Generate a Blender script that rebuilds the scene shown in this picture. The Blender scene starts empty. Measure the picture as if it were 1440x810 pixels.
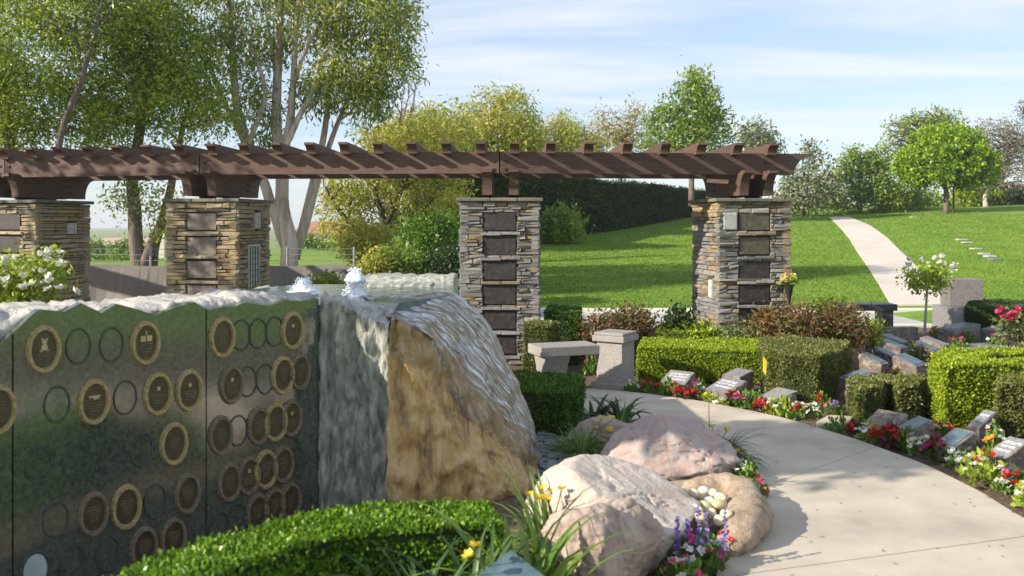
import bpy, bmesh, math, random
import numpy as np
from mathutils import Vector, Matrix, noise as mnoise
from mathutils.geometry import tessellate_polygon

random.seed(7)
rng = np.random.default_rng(11)
SC = bpy.context.scene
COL = SC.collection

# ------------------------------------------------------------------ camera, sky, sun, exposure
FPX, HZ, EYE = 1300.0, 315.0, 1.77          # focal length in photo pixels, horizon row, eye height
cam_d = bpy.data.cameras.new("camera")
cam = bpy.data.objects.new("camera", cam_d); COL.objects.link(cam)
cam.location = (0, 0, EYE); cam.rotation_euler = (math.pi/2, 0, 0)
cam_d.sensor_width = 36.0; cam_d.lens = FPX/1440*36.0
cam_d.shift_y = -(405-HZ)/1440.0
cam_d.clip_start = 0.1; cam_d.clip_end = 3000
cam_d.dof.use_dof = True; cam_d.dof.focus_distance = 11.8; cam_d.dof.aperture_fstop = 3.0
SC.camera = cam

SUN_L = Vector((1.0, 0.45, -0.56)).normalized()      # the way the light travels
sun_d = bpy.data.lights.new("sun", 'SUN'); sun_d.energy = 4.7; sun_d.angle = math.radians(0.55)
sun_d.color = (1.0, 0.91, 0.77)
sun = bpy.data.objects.new("sun", sun_d); COL.objects.link(sun)
sun.rotation_euler = SUN_L.to_track_quat('-Z', 'Y').to_euler(); sun.location = (-30, -15, 20)

SC.view_settings.view_transform = 'Standard'; SC.view_settings.look = 'None'
SC.view_settings.gamma = 1.0; SC.view_settings.exposure = 0.80

world = bpy.data.worlds.new("World"); SC.world = world; world.use_nodes = True
nt = world.node_tree; nt.nodes.clear()
def nd(nt, t, **kw):
    n = nt.nodes.new(t)
    for k, v in kw.items(): setattr(n, k, v)
    return n
out = nd(nt, 'ShaderNodeOutputWorld'); bg = nd(nt, 'ShaderNodeBackground'); bg.inputs[1].default_value = 0.13
sky = nd(nt, 'ShaderNodeTexSky', sky_type='NISHITA', sun_disc=False)
sky.sun_elevation = math.asin(-SUN_L.z); sky.sun_rotation = math.atan2(-SUN_L.x, -SUN_L.y) % (2*math.pi)
sky.air_density = 1.0; sky.dust_density = 0.5; sky.ozone_density = 1.4; sky.altitude = 50
tc = nd(nt, 'ShaderNodeTexCoord'); sep = nd(nt, 'ShaderNodeSeparateXYZ'); nt.links.new(tc.outputs['Generated'], sep.inputs[0])
zz = nd(nt, 'ShaderNodeMath', operation='ADD'); zz.inputs[1].default_value = 0.05; nt.links.new(sep.outputs[2], zz.inputs[0])
zm = nd(nt, 'ShaderNodeMath', operation='MAXIMUM'); zm.inputs[1].default_value = 0.03; nt.links.new(zz.outputs[0], zm.inputs[0])
dx = nd(nt, 'ShaderNodeMath', operation='DIVIDE'); dy = nd(nt, 'ShaderNodeMath', operation='DIVIDE')
nt.links.new(sep.outputs[0], dx.inputs[0]); nt.links.new(zm.outputs[0], dx.inputs[1])
nt.links.new(sep.outputs[1], dy.inputs[0]); nt.links.new(zm.outputs[0], dy.inputs[1])
cmb = nd(nt, 'ShaderNodeCombineXYZ'); nt.links.new(dx.outputs[0], cmb.inputs[0]); nt.links.new(dy.outputs[0], cmb.inputs[1])
mp = nd(nt, 'ShaderNodeMapping'); mp.inputs['Scale'].default_value = (0.34, 0.95, 1); mp.inputs['Location'].default_value = (3.1, 1.7, 0)
mp.inputs['Rotation'].default_value = (0, 0, 0.12)
nt.links.new(cmb.outputs[0], mp.inputs[0])
n1 = nd(nt, 'ShaderNodeTexNoise'); n1.inputs['Scale'].default_value = 1.0; n1.inputs['Detail'].default_value = 9; n1.inputs['Roughness'].default_value = 0.58; n1.inputs['Distortion'].default_value = 0.7
nt.links.new(mp.outputs[0], n1.inputs[0])
cr = nd(nt, 'ShaderNodeValToRGB'); cr.color_ramp.elements[0].position = 0.42; cr.color_ramp.elements[1].position = 0.66
cr.color_ramp.elements[0].color = (0, 0, 0, 1); cr.color_ramp.elements[1].color = (0.85, 0.85, 0.85, 1)
nt.links.new(n1.outputs['Fac'], cr.inputs[0])
mix = nd(nt, 'ShaderNodeMix', data_type='RGBA'); mix.inputs['B'].default_value = (4.35, 4.5, 4.75, 1)
lowf = nd(nt, 'ShaderNodeMapRange', interpolation_type='SMOOTHSTEP'); lowf.inputs['From Min'].default_value = 0.0; lowf.inputs['From Max'].default_value = 0.16; lowf.inputs['To Min'].default_value = 0.12
nt.links.new(sep.outputs[2], lowf.inputs['Value'])
cfm = nd(nt, 'ShaderNodeMath', operation='MULTIPLY'); nt.links.new(cr.outputs[0], cfm.inputs[0]); nt.links.new(lowf.outputs[0], cfm.inputs[1])
nt.links.new(cfm.outputs[0], mix.inputs['Factor']); soft = nd(nt, 'ShaderNodeMix', data_type='RGBA'); soft.inputs['Factor'].default_value = 0.6; soft.inputs['B'].default_value = (2.5, 3.0, 3.9, 1)
nt.links.new(sky.outputs[0], soft.inputs['A']); nt.links.new(soft.outputs['Result'], mix.inputs['A'])
nt.links.new(mix.outputs['Result'], bg.inputs[0]); nt.links.new(bg.outputs[0], out.inputs[0])

# ------------------------------------------------------------------ helpers
def W(px, py, Y): return np.array([(px-720)/FPX*Y, Y, EYE+(HZ-py)/FPX*Y])
def G(px, py, h=0.0):
    Y = FPX*(EYE-h)/(py-HZ); return np.array([(px-720)/FPX*Y, Y, h])

def mesh_np(name, V, F, mats, parent=None, smooth=False, origin=None, attr=None, loc=None):
    """V (n,3), F (m,k) with one k; vertices in world space, shifted to the parent's (or own) origin"""
    V = np.asarray(V, dtype=np.float64); F = np.asarray(F, dtype=np.int32)
    if origin is None:
        origin = np.array(parent['_o']) if (parent is not None and '_o' in parent.keys()) else np.zeros(3)
    me = bpy.data.meshes.new(name)
    n, (m, k) = len(V), F.shape
    me.vertices.add(n); me.vertices.foreach_set('co', (V-np.asarray(origin)).astype(np.float32).ravel())
    me.loops.add(m*k); me.loops.foreach_set('vertex_index', F.ravel())
    me.polygons.add(m); me.polygons.foreach_set('loop_start', np.arange(0, m*k, k, dtype=np.int32))
    me.polygons.foreach_set('loop_total', np.full(m, k, dtype=np.int32))
    if smooth: me.polygons.foreach_set('use_smooth', np.ones(m, dtype=bool))
    me.update(calc_edges=True)
    return link(name, me, mats, parent, loc)

def link(name, me, mats, parent=None, loc=None):
    for mt in (mats if isinstance(mats, (list, tuple)) else [mats]): me.materials.append(mt)
    o = bpy.data.objects.new(name, me); COL.objects.link(o)
    if parent is not None: o.parent = parent
    if loc is not None: o.location = loc
    return o

class MB:
    def __init__(s): s.v = []; s.f = []; s.m = []
    def add(s, vs, fs, mi=0):
        b = len(s.v); s.v += [tuple(map(float, p)) for p in vs]
        s.f += [tuple(b+i for i in f) for f in fs]; s.m += [mi]*len(fs)
    def box(s, c, size, rz=0.0, bev=0.0, mi=0):
        cx, cy, cz = c; hx, hy, hz = size[0]/2, size[1]/2, size[2]/2
        co, si = math.cos(rz), math.sin(rz)
        def T(x, y, z): return (cx+x*co-y*si, cy+x*si+y*co, cz+z)
        if bev <= 0:
            vs = [T(x, y, z) for z in (-hz, hz) for (x, y) in ((-hx, -hy), (hx, -hy), (hx, hy), (-hx, hy))]
            s.add(vs, [(0, 3, 2, 1), (4, 5, 6, 7), (0, 1, 5, 4), (1, 2, 6, 5), (2, 3, 7, 6), (3, 0, 4, 7)], mi)
        else:
            bm = bmesh.new(); bmesh.ops.create_cube(bm, size=1.0)
            for v in bm.verts: v.co = Vector((v.co.x*2*hx, v.co.y*2*hy, v.co.z*2*hz))
            bmesh.ops.bevel(bm, geom=bm.edges[:], offset=bev, segments=2, profile=0.6, affect='EDGES')
            bm.verts.index_update()
            s.add([T(*v.co) for v in bm.verts], [[v.index for v in f.verts] for f in bm.faces], mi); bm.free()
    def tube(s, pts, rad, n=6, cap=True, mi=0):
        pts = [Vector(p) for p in pts]; rings = []
        prev = Vector((0.37, 0.91, 0.13))
        for i, p in enumerate(pts):
            d = (pts[min(i+1, len(pts)-1)]-pts[max(i-1, 0)])
            d = d.normalized() if d.length > 1e-9 else Vector((0, 0, 1))
            a = prev - d*prev.dot(d)
            if a.length < 1e-4: a = d.orthogonal()
            a.normalize(); prev = a; b = d.cross(a)
            r = rad[i] if hasattr(rad, '__len__') else rad
            rings.append([p+a*(r*math.cos(2*math.pi*k/n))+b*(r*math.sin(2*math.pi*k/n)) for k in range(n)])
        vs = [q for r in rings for q in r]; fs = []
        for i in range(len(pts)-1):
            for k in range(n):
                k2 = (k+1) % n; fs.append((i*n+k, i*n+k2, (i+1)*n+k2, (i+1)*n+k))
        if cap: fs += [tuple(range(n))[::-1], tuple((len(pts)-1)*n+k for k in range(n))]
        s.add(vs, fs, mi)
    def prism(s, poly, z0, z1, mi=0):
        n = len(poly); vs = [(x, y, z0) for x, y in poly]+[(x, y, z1) for x, y in poly]
        fs = [tuple(range(n))[::-1], tuple(range(n, 2*n))]+[(i, (i+1) % n, n+(i+1) % n, n+i) for i in range(n)]
        s.add(vs, fs, mi)
    def extrude(s, prof, o, ax, az, at, t0, t1, mi=0):
        """profile (a, z) pairs in plane (ax, az) at origin o, swept along at from t0 to t1"""
        o, ax, az, at = (np.array(q, float) for q in (o, ax, az, at)); n = len(prof)
        vs = [o+ax*a+az*z+at*t0 for a, z in prof]+[o+ax*a+az*z+at*t1 for a, z in prof]
        fs = [tuple(range(n))[::-1], tuple(range(n, 2*n))]+[(i, (i+1) % n, n+(i+1) % n, n+i) for i in range(n)]
        s.add(vs, fs, mi)
    def build(s, name, mats, parent=None, smooth=False, origin=None, loc=None):
        if origin is None:
            origin = parent['_o'] if (parent is not None and '_o' in parent.keys()) else (0, 0, 0)
        me = bpy.data.meshes.new(name)
        me.from_pydata([(x-origin[0], y-origin[1], z-origin[2]) for x, y, z in s.v], [], s.f)
        bm = bmesh.new(); bm.from_mesh(me); bmesh.ops.recalc_face_normals(bm, faces=bm.faces[:]); bm.to_mesh(me); bm.free()
        o = link(name, me, mats, parent, loc)
        me.polygons.foreach_set('material_index', s.m)
        if smooth: me.polygons.foreach_set('use_smooth', [True]*len(me.polygons))
        return o

def thing(name, label, cat, loc=(0, 0, 0), group=None):
    o = bpy.data.objects.new(name, None); COL.objects.link(o); o.empty_display_size = 0.2
    o.location = tuple(float(q) for q in loc); o['_o'] = [float(q) for q in loc]
    o['label'] = label; o['category'] = cat
    if group: o['group'] = group
    return o
def tag(o, label, cat, group=None):
    o['label'] = label; o['category'] = cat
    if group: o['group'] = group
    return o
def struct(o): o['kind'] = 'structure'; return o
def stuff(o): o['kind'] = 'stuff'; return o

# ------------------------------------------------------------------ materials
MATS = {}
def base_mat(name):
    m = bpy.data.materials.new(name); m.use_nodes = True; t = m.node_tree
    p = t.nodes['Principled BSDF']; MATS[name] = m
    return m, t, p
def ramp(t, stops):
    r = nd(t, 'ShaderNodeValToRGB'); e = r.color_ramp.elements
    while len(e) < len(stops): e.new(0.5)
    for i, (pos, c) in enumerate(stops): e[i].position = pos; e[i].color = (*c, 1)
    return r
def mat(name, stops, scale=4.0, rough=0.8, bump=0.0, bscale=None, detail=6, stretch=(1, 1, 1), metal=0.0, spec=0.5, rnd=None, dist=0.0, stops2=None, scale2=1.0, bdist=0.02):
    """noise-driven colours; rnd: stops picked by the object's random number and multiplied in; stops2: a second, larger noise multiplied in"""
    m, t, p = base_mat(name); L = t.links.new
    tc = nd(t, 'ShaderNodeTexCoord'); mp = nd(t, 'ShaderNodeMapping'); mp.inputs['Scale'].default_value = stretch
    if rnd:
        oi = nd(t, 'ShaderNodeObjectInfo'); vm = nd(t, 'ShaderNodeVectorMath', operation='ADD'); ml = nd(t, 'ShaderNodeMath', operation='MULTIPLY')
        ml.inputs[1].default_value = 37.0; L(oi.outputs['Random'], ml.inputs[0]); L(tc.outputs['Object'], vm.inputs[0]); L(ml.outputs[0], vm.inputs[1]); L(vm.outputs[0], mp.inputs[0])
    else: L(tc.outputs['Object'], mp.inputs[0])
    n = nd(t, 'ShaderNodeTexNoise'); n.inputs['Scale'].default_value = scale; n.inputs['Detail'].default_value = detail; n.inputs['Roughness'].default_value = 0.62; n.inputs['Distortion'].default_value = dist
    L(mp.outputs[0], n.inputs[0]); r = ramp(t, stops); L(n.outputs['Fac'], r.inputs[0]); col = r.outputs[0]
    def mult(a, b):
        x = nd(t, 'ShaderNodeMix', data_type='RGBA', blend_type='MULTIPLY'); x.inputs['Factor'].default_value = 1.0
        L(a, x.inputs['A']); L(b, x.inputs['B']); return x.outputs['Result']
    if rnd: r2 = ramp(t, rnd); r2.color_ramp.interpolation = 'LINEAR'; L(oi.outputs['Random'], r2.inputs[0]); col = mult(col, r2.outputs[0])
    if stops2:
        n2 = nd(t, 'ShaderNodeTexNoise'); n2.inputs['Scale'].default_value = scale2; n2.inputs['Detail'].default_value = 4; L(mp.outputs[0], n2.inputs[0])
        r3 = ramp(t, stops2); L(n2.outputs['Fac'], r3.inputs[0]); col = mult(col, r3.outputs[0])
    L(col, p.inputs['Base Color']); p.inputs['Roughness'].default_value = rough; p.inputs['Metallic'].default_value = metal
    p.inputs['Specular IOR Level'].default_value = spec
    if bump > 0:
        b = nd(t, 'ShaderNodeBump'); b.inputs['Strength'].default_value = bump; b.inputs['Distance'].default_value = bdist
        nb = nd(t, 'ShaderNodeTexNoise'); nb.inputs['Scale'].default_value = bscale or scale*3; nb.inputs['Detail'].default_value = 8; nb.inputs['Roughness'].default_value = 0.65
        L(mp.outputs[0], nb.inputs[0]); L(nb.outputs['Fac'], b.inputs['Height']); L(b.outputs[0], p.inputs['Normal'])
    return m
NOGAIN = {'dark hedge leaves'}
GAIN = {'glossy broad leaves': 1.4, 'eucalyptus leaves': 1.35, 'grass blades': 1.15}
def leaf_mat(name, cols, trans=0.35, rough=0.5, patch=None, pscale=0.6):
    """leaf colours picked leaf by leaf, partly see-through to the light"""
    m, t, p = base_mat(name); L = t.links.new
    if name not in NOGAIN and 'petal' not in name: cols = [tuple(min(.75, q*GAIN.get(name, 1.25)) for q in c) for c in cols]
    g = nd(t, 'ShaderNodeNewGeometry'); n = len(cols)
    r = ramp(t, [(i/max(1, n-1), c) for i, c in enumerate(cols)]); L(g.outputs['Random Per Island'], r.inputs[0]); col = r.outputs[0]
    if patch:
        tc = nd(t, 'ShaderNodeTexCoord'); nz = nd(t, 'ShaderNodeTexNoise'); nz.inputs['Scale'].default_value = pscale; nz.inputs['Detail'].default_value = 3
        L(tc.outputs['Object'], nz.inputs[0]); r2 = ramp(t, [(0.38, (1, 1, 1)), (0.62, patch)]); L(nz.outputs['Fac'], r2.inputs[0])
        x = nd(t, 'ShaderNodeMix', data_type='RGBA', blend_type='MULTIPLY'); x.inputs['Factor'].default_value = 1.0
        L(col, x.inputs['A']); L(r2.outputs[0], x.inputs['B']); col = x.outputs['Result']
    L(col, p.inputs['Base Color']); p.inputs['Roughness'].default_value = rough; p.inputs['Specular IOR Level'].default_value = 0.35
    if trans > 0:
        tr = nd(t, 'ShaderNodeBsdfTranslucent'); L(col, tr.inputs[0]); ms = nd(t, 'ShaderNodeMixShader'); ms.inputs[0].default_value = trans
        L(p.outputs[0], ms.inputs[1]); L(tr.outputs[0], ms.inputs[2]); L(ms.outputs[0], t.nodes['Material Output'].inputs[0])
    return m

GREY = [(0.25, (0.15, 0.145, 0.135)), (0.55, (0.29, 0.28, 0.26)), (0.8, (0.42, 0.40, 0.365))]
M = {}
M['stone_grey'] = mat('stacked grey slate', GREY, 9, 0.85, 0.6, 30, rnd=[(0, (.55, .57, .6)), (.25, (1.0, 1.02, 1.06)), (.45, (.75, .77, .8)), (.62, (1.15, 1.1, .98)), (.75, (1.15, .85, .5)), (.9, (.55, .5, .45)), (1, (1.2, 1.18, 1.1))])
M['stone_tan'] = mat('stacked tan quartzite', [(0.25, (0.20, 0.175, 0.12)), (0.55, (0.36, 0.32, 0.23)), (0.8, (0.46, 0.42, 0.32))], 9, 0.85, 0.6, 30, rnd=[(0, (.65, .7, .72)), (.2, (1.2, 1.1, .95)), (.4, (.9, .92, .9)), (.6, (1.2, 1.0, .66)), (.75, (.8, .82, .8)), (.88, (1.1, .86, .55)), (1, (1.1, 1.1, 1.05))])
M['mortar'] = mat('dark mortar', [(0.3, (.06, .055, .05)), (.7, (.11, .10, .09))], 20, 0.95, 0.4)
M['capstone'] = mat('flagstone cap', [(0.3, (.10, .10, .085)), (.6, (.17, .165, .14)), (.8, (.25, .235, .20))], 5, 0.85, 0.5, 25, rnd=[(0, (.8, .85, .9)), (1, (1.2, 1.1, .9))])
M['niche'] = mat('brown black granite', [(0.3, (.016, .013, .012)), (.55, (.040, .033, .031)), (.8, (.085, .072, .068))], 16, 0.5, 0.25, 60, detail=9)
M['niche_olive'] = mat('olive brown granite', [(0.3, (.05, .045, .028)), (.55, (.10, .09, .06)), (.8, (.16, .145, .10))], 16, 0.45, 0.25, 60, detail=9)
M['niche_rough'] = mat('pale brown rough granite', [(0.3, (.11, .09, .07)), (.55, (.21, .175, .14)), (.8, (.30, .26, .21))], 18, 0.6, 0.5, 60, detail=9)
M['pale_block'] = mat('pale grey block', [(0.3, (.30, .31, .29)), (.7, (.48, .48, .44))], 12, 0.8, 0.3)
M['wood'] = mat('brown stained timber', [(0.25, (.062, .036, .027)), (.5, (.105, .061, .046)), (.75, (.15, .092, .073))], 5, 0.72, 0.35, 22, stretch=(1.0, 1.0, 9.0), rnd=[(0, (.85, .85, .85)), (1, (1.12, 1.1, 1.08))])
M['steel_dark'] = mat('dark bolts', [(0.3, (.03, .025, .02)), (.7, (.06, .05, .045))], 20, 0.5, metal=0.6)
M['concrete'] = mat('pale concrete', [(0.3, (.38, .335, .265)), (.5, (.46, .405, .325)), (.72, (.52, .465, .38))], 2.2, 0.9, 0.25, 90, detail=9, stops2=[(.3, (.80, .79, .77)), (.42, (.96, .955, .95)), (.6, (1.05, 1.04, 1.02))], scale2=1.6)
M['concrete_far'] = mat('pale pinkish concrete', [(0.3, (.48, .43, .37)), (.7, (.58, .53, .46))], 1.5, 0.9, 0.2, 40, stops2=[(.35, (.93, .92, .9)), (.6, (1.04, 1.03, 1.02))], scale2=.5)
M['road'] = mat('grey road', [(0.3, (.34, .33, .31)), (.7, (.44, .43, .40))], 3, 0.9, 0.25, 60)
M['kerb'] = mat('white concrete kerb', [(0.3, (.52, .50, .45)), (.7, (.66, .64, .59))], 4, 0.85, 0.2)
M['soil'] = mat('brown mulch', [(0.28, (.055, .034, .022)), (.5, (.14, .09, .058)), (.68, (.22, .155, .105)), (.8, (.33, .25, .18))], 26, 0.95, 1.0, 40, detail=10, bdist=.03)
M['lawn'] = mat('mown lawn', [(0.28, (.10, .18, .016)), (.5, (.155, .25, .026)), (.74, (.215, .31, .045))], 1.6, 0.9, 0.6, 34, detail=10, stops2=[(.32, (.74, .80, .72)), (.5, (1, 1, 1)), (.68, (1.22, 1.08, .95))], scale2=.5, stretch=(1, 1, 1), bdist=.06, spec=.25)
M['grass_blade'] = leaf_mat('grass blades', [(.11, .195, .016), (.16, .265, .028), (.215, .32, .05)], .35, .7, patch=(.74, .80, .72), pscale=.6)
M['meadow'] = mat('far grass', [(0.3, (.10, .13, .03)), (.55, (.17, .22, .045)), (.8, (.26, .27, .10))], .25, 0.95, .5, 3, spec=.2)
M['granite_pol'] = mat('polished dark green granite', [(0.32, (.032, .042, .030)), (.55, (.080, .095, .072)), (.8, (.15, .165, .135))], 42, 0.11, 0.0, detail=10, spec=.95)
M['granite_rough'] = mat('chiselled pale rock edge', [(0.25, (.20, .20, .19)), (.5, (.42, .40, .37)), (.75, (.60, .57, .52))], 7, 0.85, 0.9, 18, detail=9, bdist=.03)
_g = M['granite_pol'].node_tree.nodes['Principled BSDF']; _g.inputs['IOR'].default_value = 2.3; _g.inputs['Specular IOR Level'].default_value = .5
M['bronze'] = mat('aged bronze rim', [(0.3, (.32, .225, .09)), (.6, (.60, .455, .22)), (.8, (.72, .58, .33))], 60, 0.45, 0.9, 90, metal=.3)
M['bronze_dark'] = mat('dark bronze rim', [(0.3, (.15, .115, .075)), (.6, (.32, .25, .17)), (.8, (.43, .35, .25))], 60, 0.5, 0.9, 90, metal=.3)
M['bronze_face'] = mat('dark bronze plate', [(0.3, (.06, .048, .024)), (.7, (.12, .095, .048))], 30, 0.35, 0.3, metal=.4)
M['bronze_bright'] = mat('bright bronze relief', [(0.3, (.42, .32, .16)), (.7, (.60, .48, .27))], 30, 0.42, metal=.3)  # lighter bronze for the raised emblems
M['patina'] = mat('green patina ring', [(0.3, (.022, .032, .030)), (.7, (.075, .10, .095))], 30, 0.5, 0.3)
M['pale_reflection'] = mat('painted pale reflection', [(0.3, (.35, .43, .42)), (.7, (.48, .55, .53))], 10, 0.45)  # pale tone stands for light reflected in a ring
M['pink_gran'] = mat('pinkish grey granite', [(0.35, (.17, .155, .14)), (.5, (.285, .262, .238)), (.68, (.40, .37, .335))], 90, 0.75, 0.15, 120, detail=4, stops2=[(.3, (.85, .85, .85)), (.6, (1.05, 1.05, 1.05))], scale2=2)
M['dark_gran'] = mat('dark speckled granite', [(0.35, (.075, .065, .068)), (.5, (.17, .15, .15)), (.68, (.30, .275, .27))], 80, 0.55, 0.1, 120, detail=4)
M['black_gran'] = mat('black granite', [(0.35, (.022, .022, .024)), (.6, (.055, .055, .06))], 60, 0.4, 0.05, 120)
M['rock_face'] = mat('rock pitched granite', [(0.25, (.075, .06, .052)), (.5, (.20, .165, .14)), (.75, (.40, .35, .30))], 16, 0.85, 1.0, 26, detail=9, bdist=.03, rnd=[(0, (.8, .8, .85)), (1, (1.15, 1.1, 1.05))])
M['grey_gran'] = mat('grey marker granite', [(0.3, (.14, .135, .14)), (.7, (.27, .26, .26))], 30, 0.55, 0.2, 60, rnd=[(0, (.85, .85, .9)), (1, (1.1, 1.08, 1.05))])
M['patina_plate'] = mat('blue green bronze plate', [(0.3, (.075, .115, .13)), (.6, (.14, .19, .21)), (.8, (.22, .27, .28))], 9, 0.4, 0.1, metal=.25, rnd=[(0, (.8, .9, .9)), (1, (1.1, 1.05, 1.05))])
M['white_paint'] = mat('white lettering', [(0.3, (.68, .68, .68)), (.7, (.82, .82, .80))], 40, 0.6)
M['boulder_tan2'] = mat('tan grey boulder', [(0.25, (.16, .115, .095)), (.40, (.33, .255, .21)), (.52, (.44, .355, .30)), (.64, (.25, .22, .205)), (.8, (.31, .215, .17))], 3.4, 0.85, 0.9, 20, detail=9, dist=1.0, stops2=[(.3, (.75, .7, .68)), (.6, (1.05, 1.03, 1.0))], scale2=7)
M['boulder_white'] = mat('pale pink boulder', [(0.25, (.36, .295, .25)), (.45, (.50, .435, .385)), (.62, (.60, .545, .49)), (.8, (.42, .35, .30))], 2.4, 0.85, 0.9, 18, detail=9, dist=.8, stops2=[(.3, (.86, .8, .76)), (.6, (1.05, 1.03, 1.0))], scale2=5)
M['boulder_pink'] = mat('rose boulder with grey bands', [(0.25, (.22, .215, .215)), (.40, (.38, .33, .30)), (.50, (.40, .27, .235)), (.58, (.42, .35, .30)), (.68, (.20, .20, .205)), (.8, (.44, .38, .33))], 3.2, 0.85, 0.6, 16, detail=9, dist=1.6, stretch=(1.4, 1, .5))
M['boulder_tan'] = mat('tan basin rock', [(0.25, (.17, .12, .08)), (.45, (.32, .235, .16)), (.6, (.44, .345, .25)), (.75, (.27, .20, .14))], 11, 0.9, 1.0, 40, detail=9)
M['slate_chip'] = mat('dark slate chips', [(0.3, (.06, .075, .075)), (.7, (.17, .19, .19))], 6, 0.7, 0.4, rnd=[(0, (.7, .75, .75)), (1, (1.3, 1.3, 1.3))])
M['pebble'] = mat('cream pebble', [(0.3, (.50, .45, .33)), (.7, (.66, .62, .52))], 6, 0.6, 0.1, rnd=[(0, (.85, .72, .45)), (.3, (1.0, .95, .8)), (.6, (1.1, 1.12, 1.15)), (1, (.9, .8, .6))])
M['strip_rock'] = mat('grey streaked rock end', [(0.25, (.17, .175, .145)), (.5, (.45, .45, .39)), (.75, (.64, .63, .56))], 5, 0.6, 1.0, 22, stretch=(4.5, 4.5, 1.6), detail=10, stops2=[(.35, (.6, .63, .6)), (.6, (1.1, 1.1, 1.1))], scale2=6)
M['screen'] = mat('brown grey windscreen cloth', [(0.3, (.22, .20, .185)), (.7, (.29, .27, .25))], 50, 0.9, 0.3)
M['galv'] = mat('galvanised steel', [(0.3, (.30, .31, .32)), (.7, (.42, .43, .44))], 20, 0.45, metal=.6)
M['bark_grey'] = mat('grey brown bark', [(0.3, (.075, .058, .045)), (.6, (.17, .135, .105)), (.8, (.26, .21, .17))], 6, 0.9, 0.8, 16, stretch=(2, 2, .5))
M['bark_euc'] = mat('pale eucalyptus bark', [(0.3, (.22, .15, .11)), (.48, (.42, .34, .28)), (.7, (.60, .54, .48))], 3, 0.8, 0.5, 12, stretch=(2.2, 2.2, .35), dist=.5)
M['bark_dark'] = mat('dark twig', [(0.3, (.03, .025, .018)), (.7, (.08, .06, .045))], 6, 0.9, 0.5)
M['stem_green'] = mat('green stem', [(0.3, (.06, .11, .02)), (.7, (.13, .20, .05))], 6, 0.7)
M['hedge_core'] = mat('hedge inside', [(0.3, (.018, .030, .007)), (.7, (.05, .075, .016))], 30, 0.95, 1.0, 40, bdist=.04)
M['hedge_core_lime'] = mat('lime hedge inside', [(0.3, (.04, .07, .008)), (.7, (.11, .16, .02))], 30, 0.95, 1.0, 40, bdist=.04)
M['roof_red'] = mat('red tile roof', [(0.3, (.28, .12, .085)), (.7, (.40, .19, .13))], 3, 0.9, 0.3, 12)
M['roof_tan'] = mat('tan tile roof', [(0.3, (.36, .26, .19)), (.7, (.46, .35, .26))], 3, 0.9, 0.3, 12)
M['stucco'] = mat('cream stucco', [(0.3, (.54, .49, .41)), (.7, (.62, .57, .49))], 2, 0.9, 0.1)
M['glass_dark'] = mat('window glass', [(0.3, (.03, .04, .05)), (.7, (.06, .07, .08))], 2, 0.08)
M['wired_glass'] = mat('pale green wired glass', [(0.3, (.42, .48, .41)), (.7, (.55, .60, .52))], 8, 0.3)
M['brass'] = mat('brass lock', [(0.3, (.35, .22, .05)), (.7, (.50, .34, .10))], 20, 0.35, metal=.8)
M['bin'] = mat('dark teal plastic', [(0.3, (.012, .04, .045)), (.7, (.02, .065, .07))], 8, 0.45)
M['foam'] = mat('white water foam', [(0.3, (.74, .79, .85)), (.7, (.88, .90, .93))], 18, 0.35, .6, 30)
# leaves
M['lf_box'] = leaf_mat('boxwood leaves', [(.035, .085, .008), (.08, .16, .014), (.13, .22, .025)], .3, .4, patch=(.75, .8, .8), pscale=3)
M['lf_front'] = leaf_mat('fresh boxwood leaves', [(.06, .14, .008), (.13, .25, .015), (.22, .34, .03)], .35, .35, patch=(.7, .75, .8), pscale=4)
M['lf_lime'] = leaf_mat('lime hedge leaves', [(.13, .19, .010), (.25, .32, .016), (.36, .42, .03)], .35, .45, patch=(.8, .85, .9), pscale=3)
M['lf_olive'] = leaf_mat('olive green hedge leaves', [(.055, .075, .016), (.11, .14, .03), (.20, .20, .06), (.17, .15, .05)], .3, .4, patch=(.75, .8, .7), pscale=4)
M['lf_dark'] = leaf_mat('dark hedge leaves', [(.016, .034, .010), (.036, .065, .018), (.06, .10, .028)], .25, .4, patch=(1.3, 1.3, 1.0), pscale=.8)
M['lf_broad'] = leaf_mat('glossy broad leaves', [(.05, .095, .010), (.115, .18, .018), (.20, .265, .03), (.19, .19, .045)], .4, .4, patch=(1.7, 1.5, 1.1), pscale=.7)  # patch multiplier paints sunlit clumps into the crown colour
M['lf_euc'] = leaf_mat('eucalyptus leaves', [(.055, .10, .022), (.12, .175, .03), (.19, .235, .045), (.22, .20, .06)], .4, .45, patch=(1.5, 1.35, 1.0), pscale=.5)
M['lf_yellow'] = leaf_mat('yellow olive leaves', [(.17, .21, .03), (.32, .33, .045), (.44, .40, .07), (.42, .29, .08)], .45, .5, patch=(.75, .9, .8), pscale=.5)
M['lf_orange'] = leaf_mat('tan orange leaves', [(.22, .22, .045), (.38, .30, .07), (.48, .30, .10)], .45, .5, patch=(.7, .9, .8), pscale=.6)
M['lf_ash'] = leaf_mat('ash leaves', [(.08, .13, .02), (.14, .21, .03), (.21, .28, .045)], .4, .45, patch=(1.4, 1.3, 1), pscale=.6)
M['lf_ficus'] = leaf_mat('bright ficus leaves', [(.07, .15, .008), (.17, .27, .012), (.29, .37, .02)], .3, .35)
M['lf_mid'] = leaf_mat('mid green leaves', [(.06, .115, .018), (.12, .19, .028), (.20, .26, .04)], .35, .45, patch=(1.5, 1.35, .9), pscale=.5)
M['lf_sage'] = leaf_mat('sage and blossom leaves', [(.055, .085, .03), (.11, .15, .05), (.19, .22, .085), (.32, .28, .2)], .35, .5)
M['lf_greybrown'] = leaf_mat('grey brown twigs and leaves', [(.10, .085, .065), (.18, .155, .12), (.25, .22, .17), (.12, .14, .06)], .2, .7)
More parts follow.
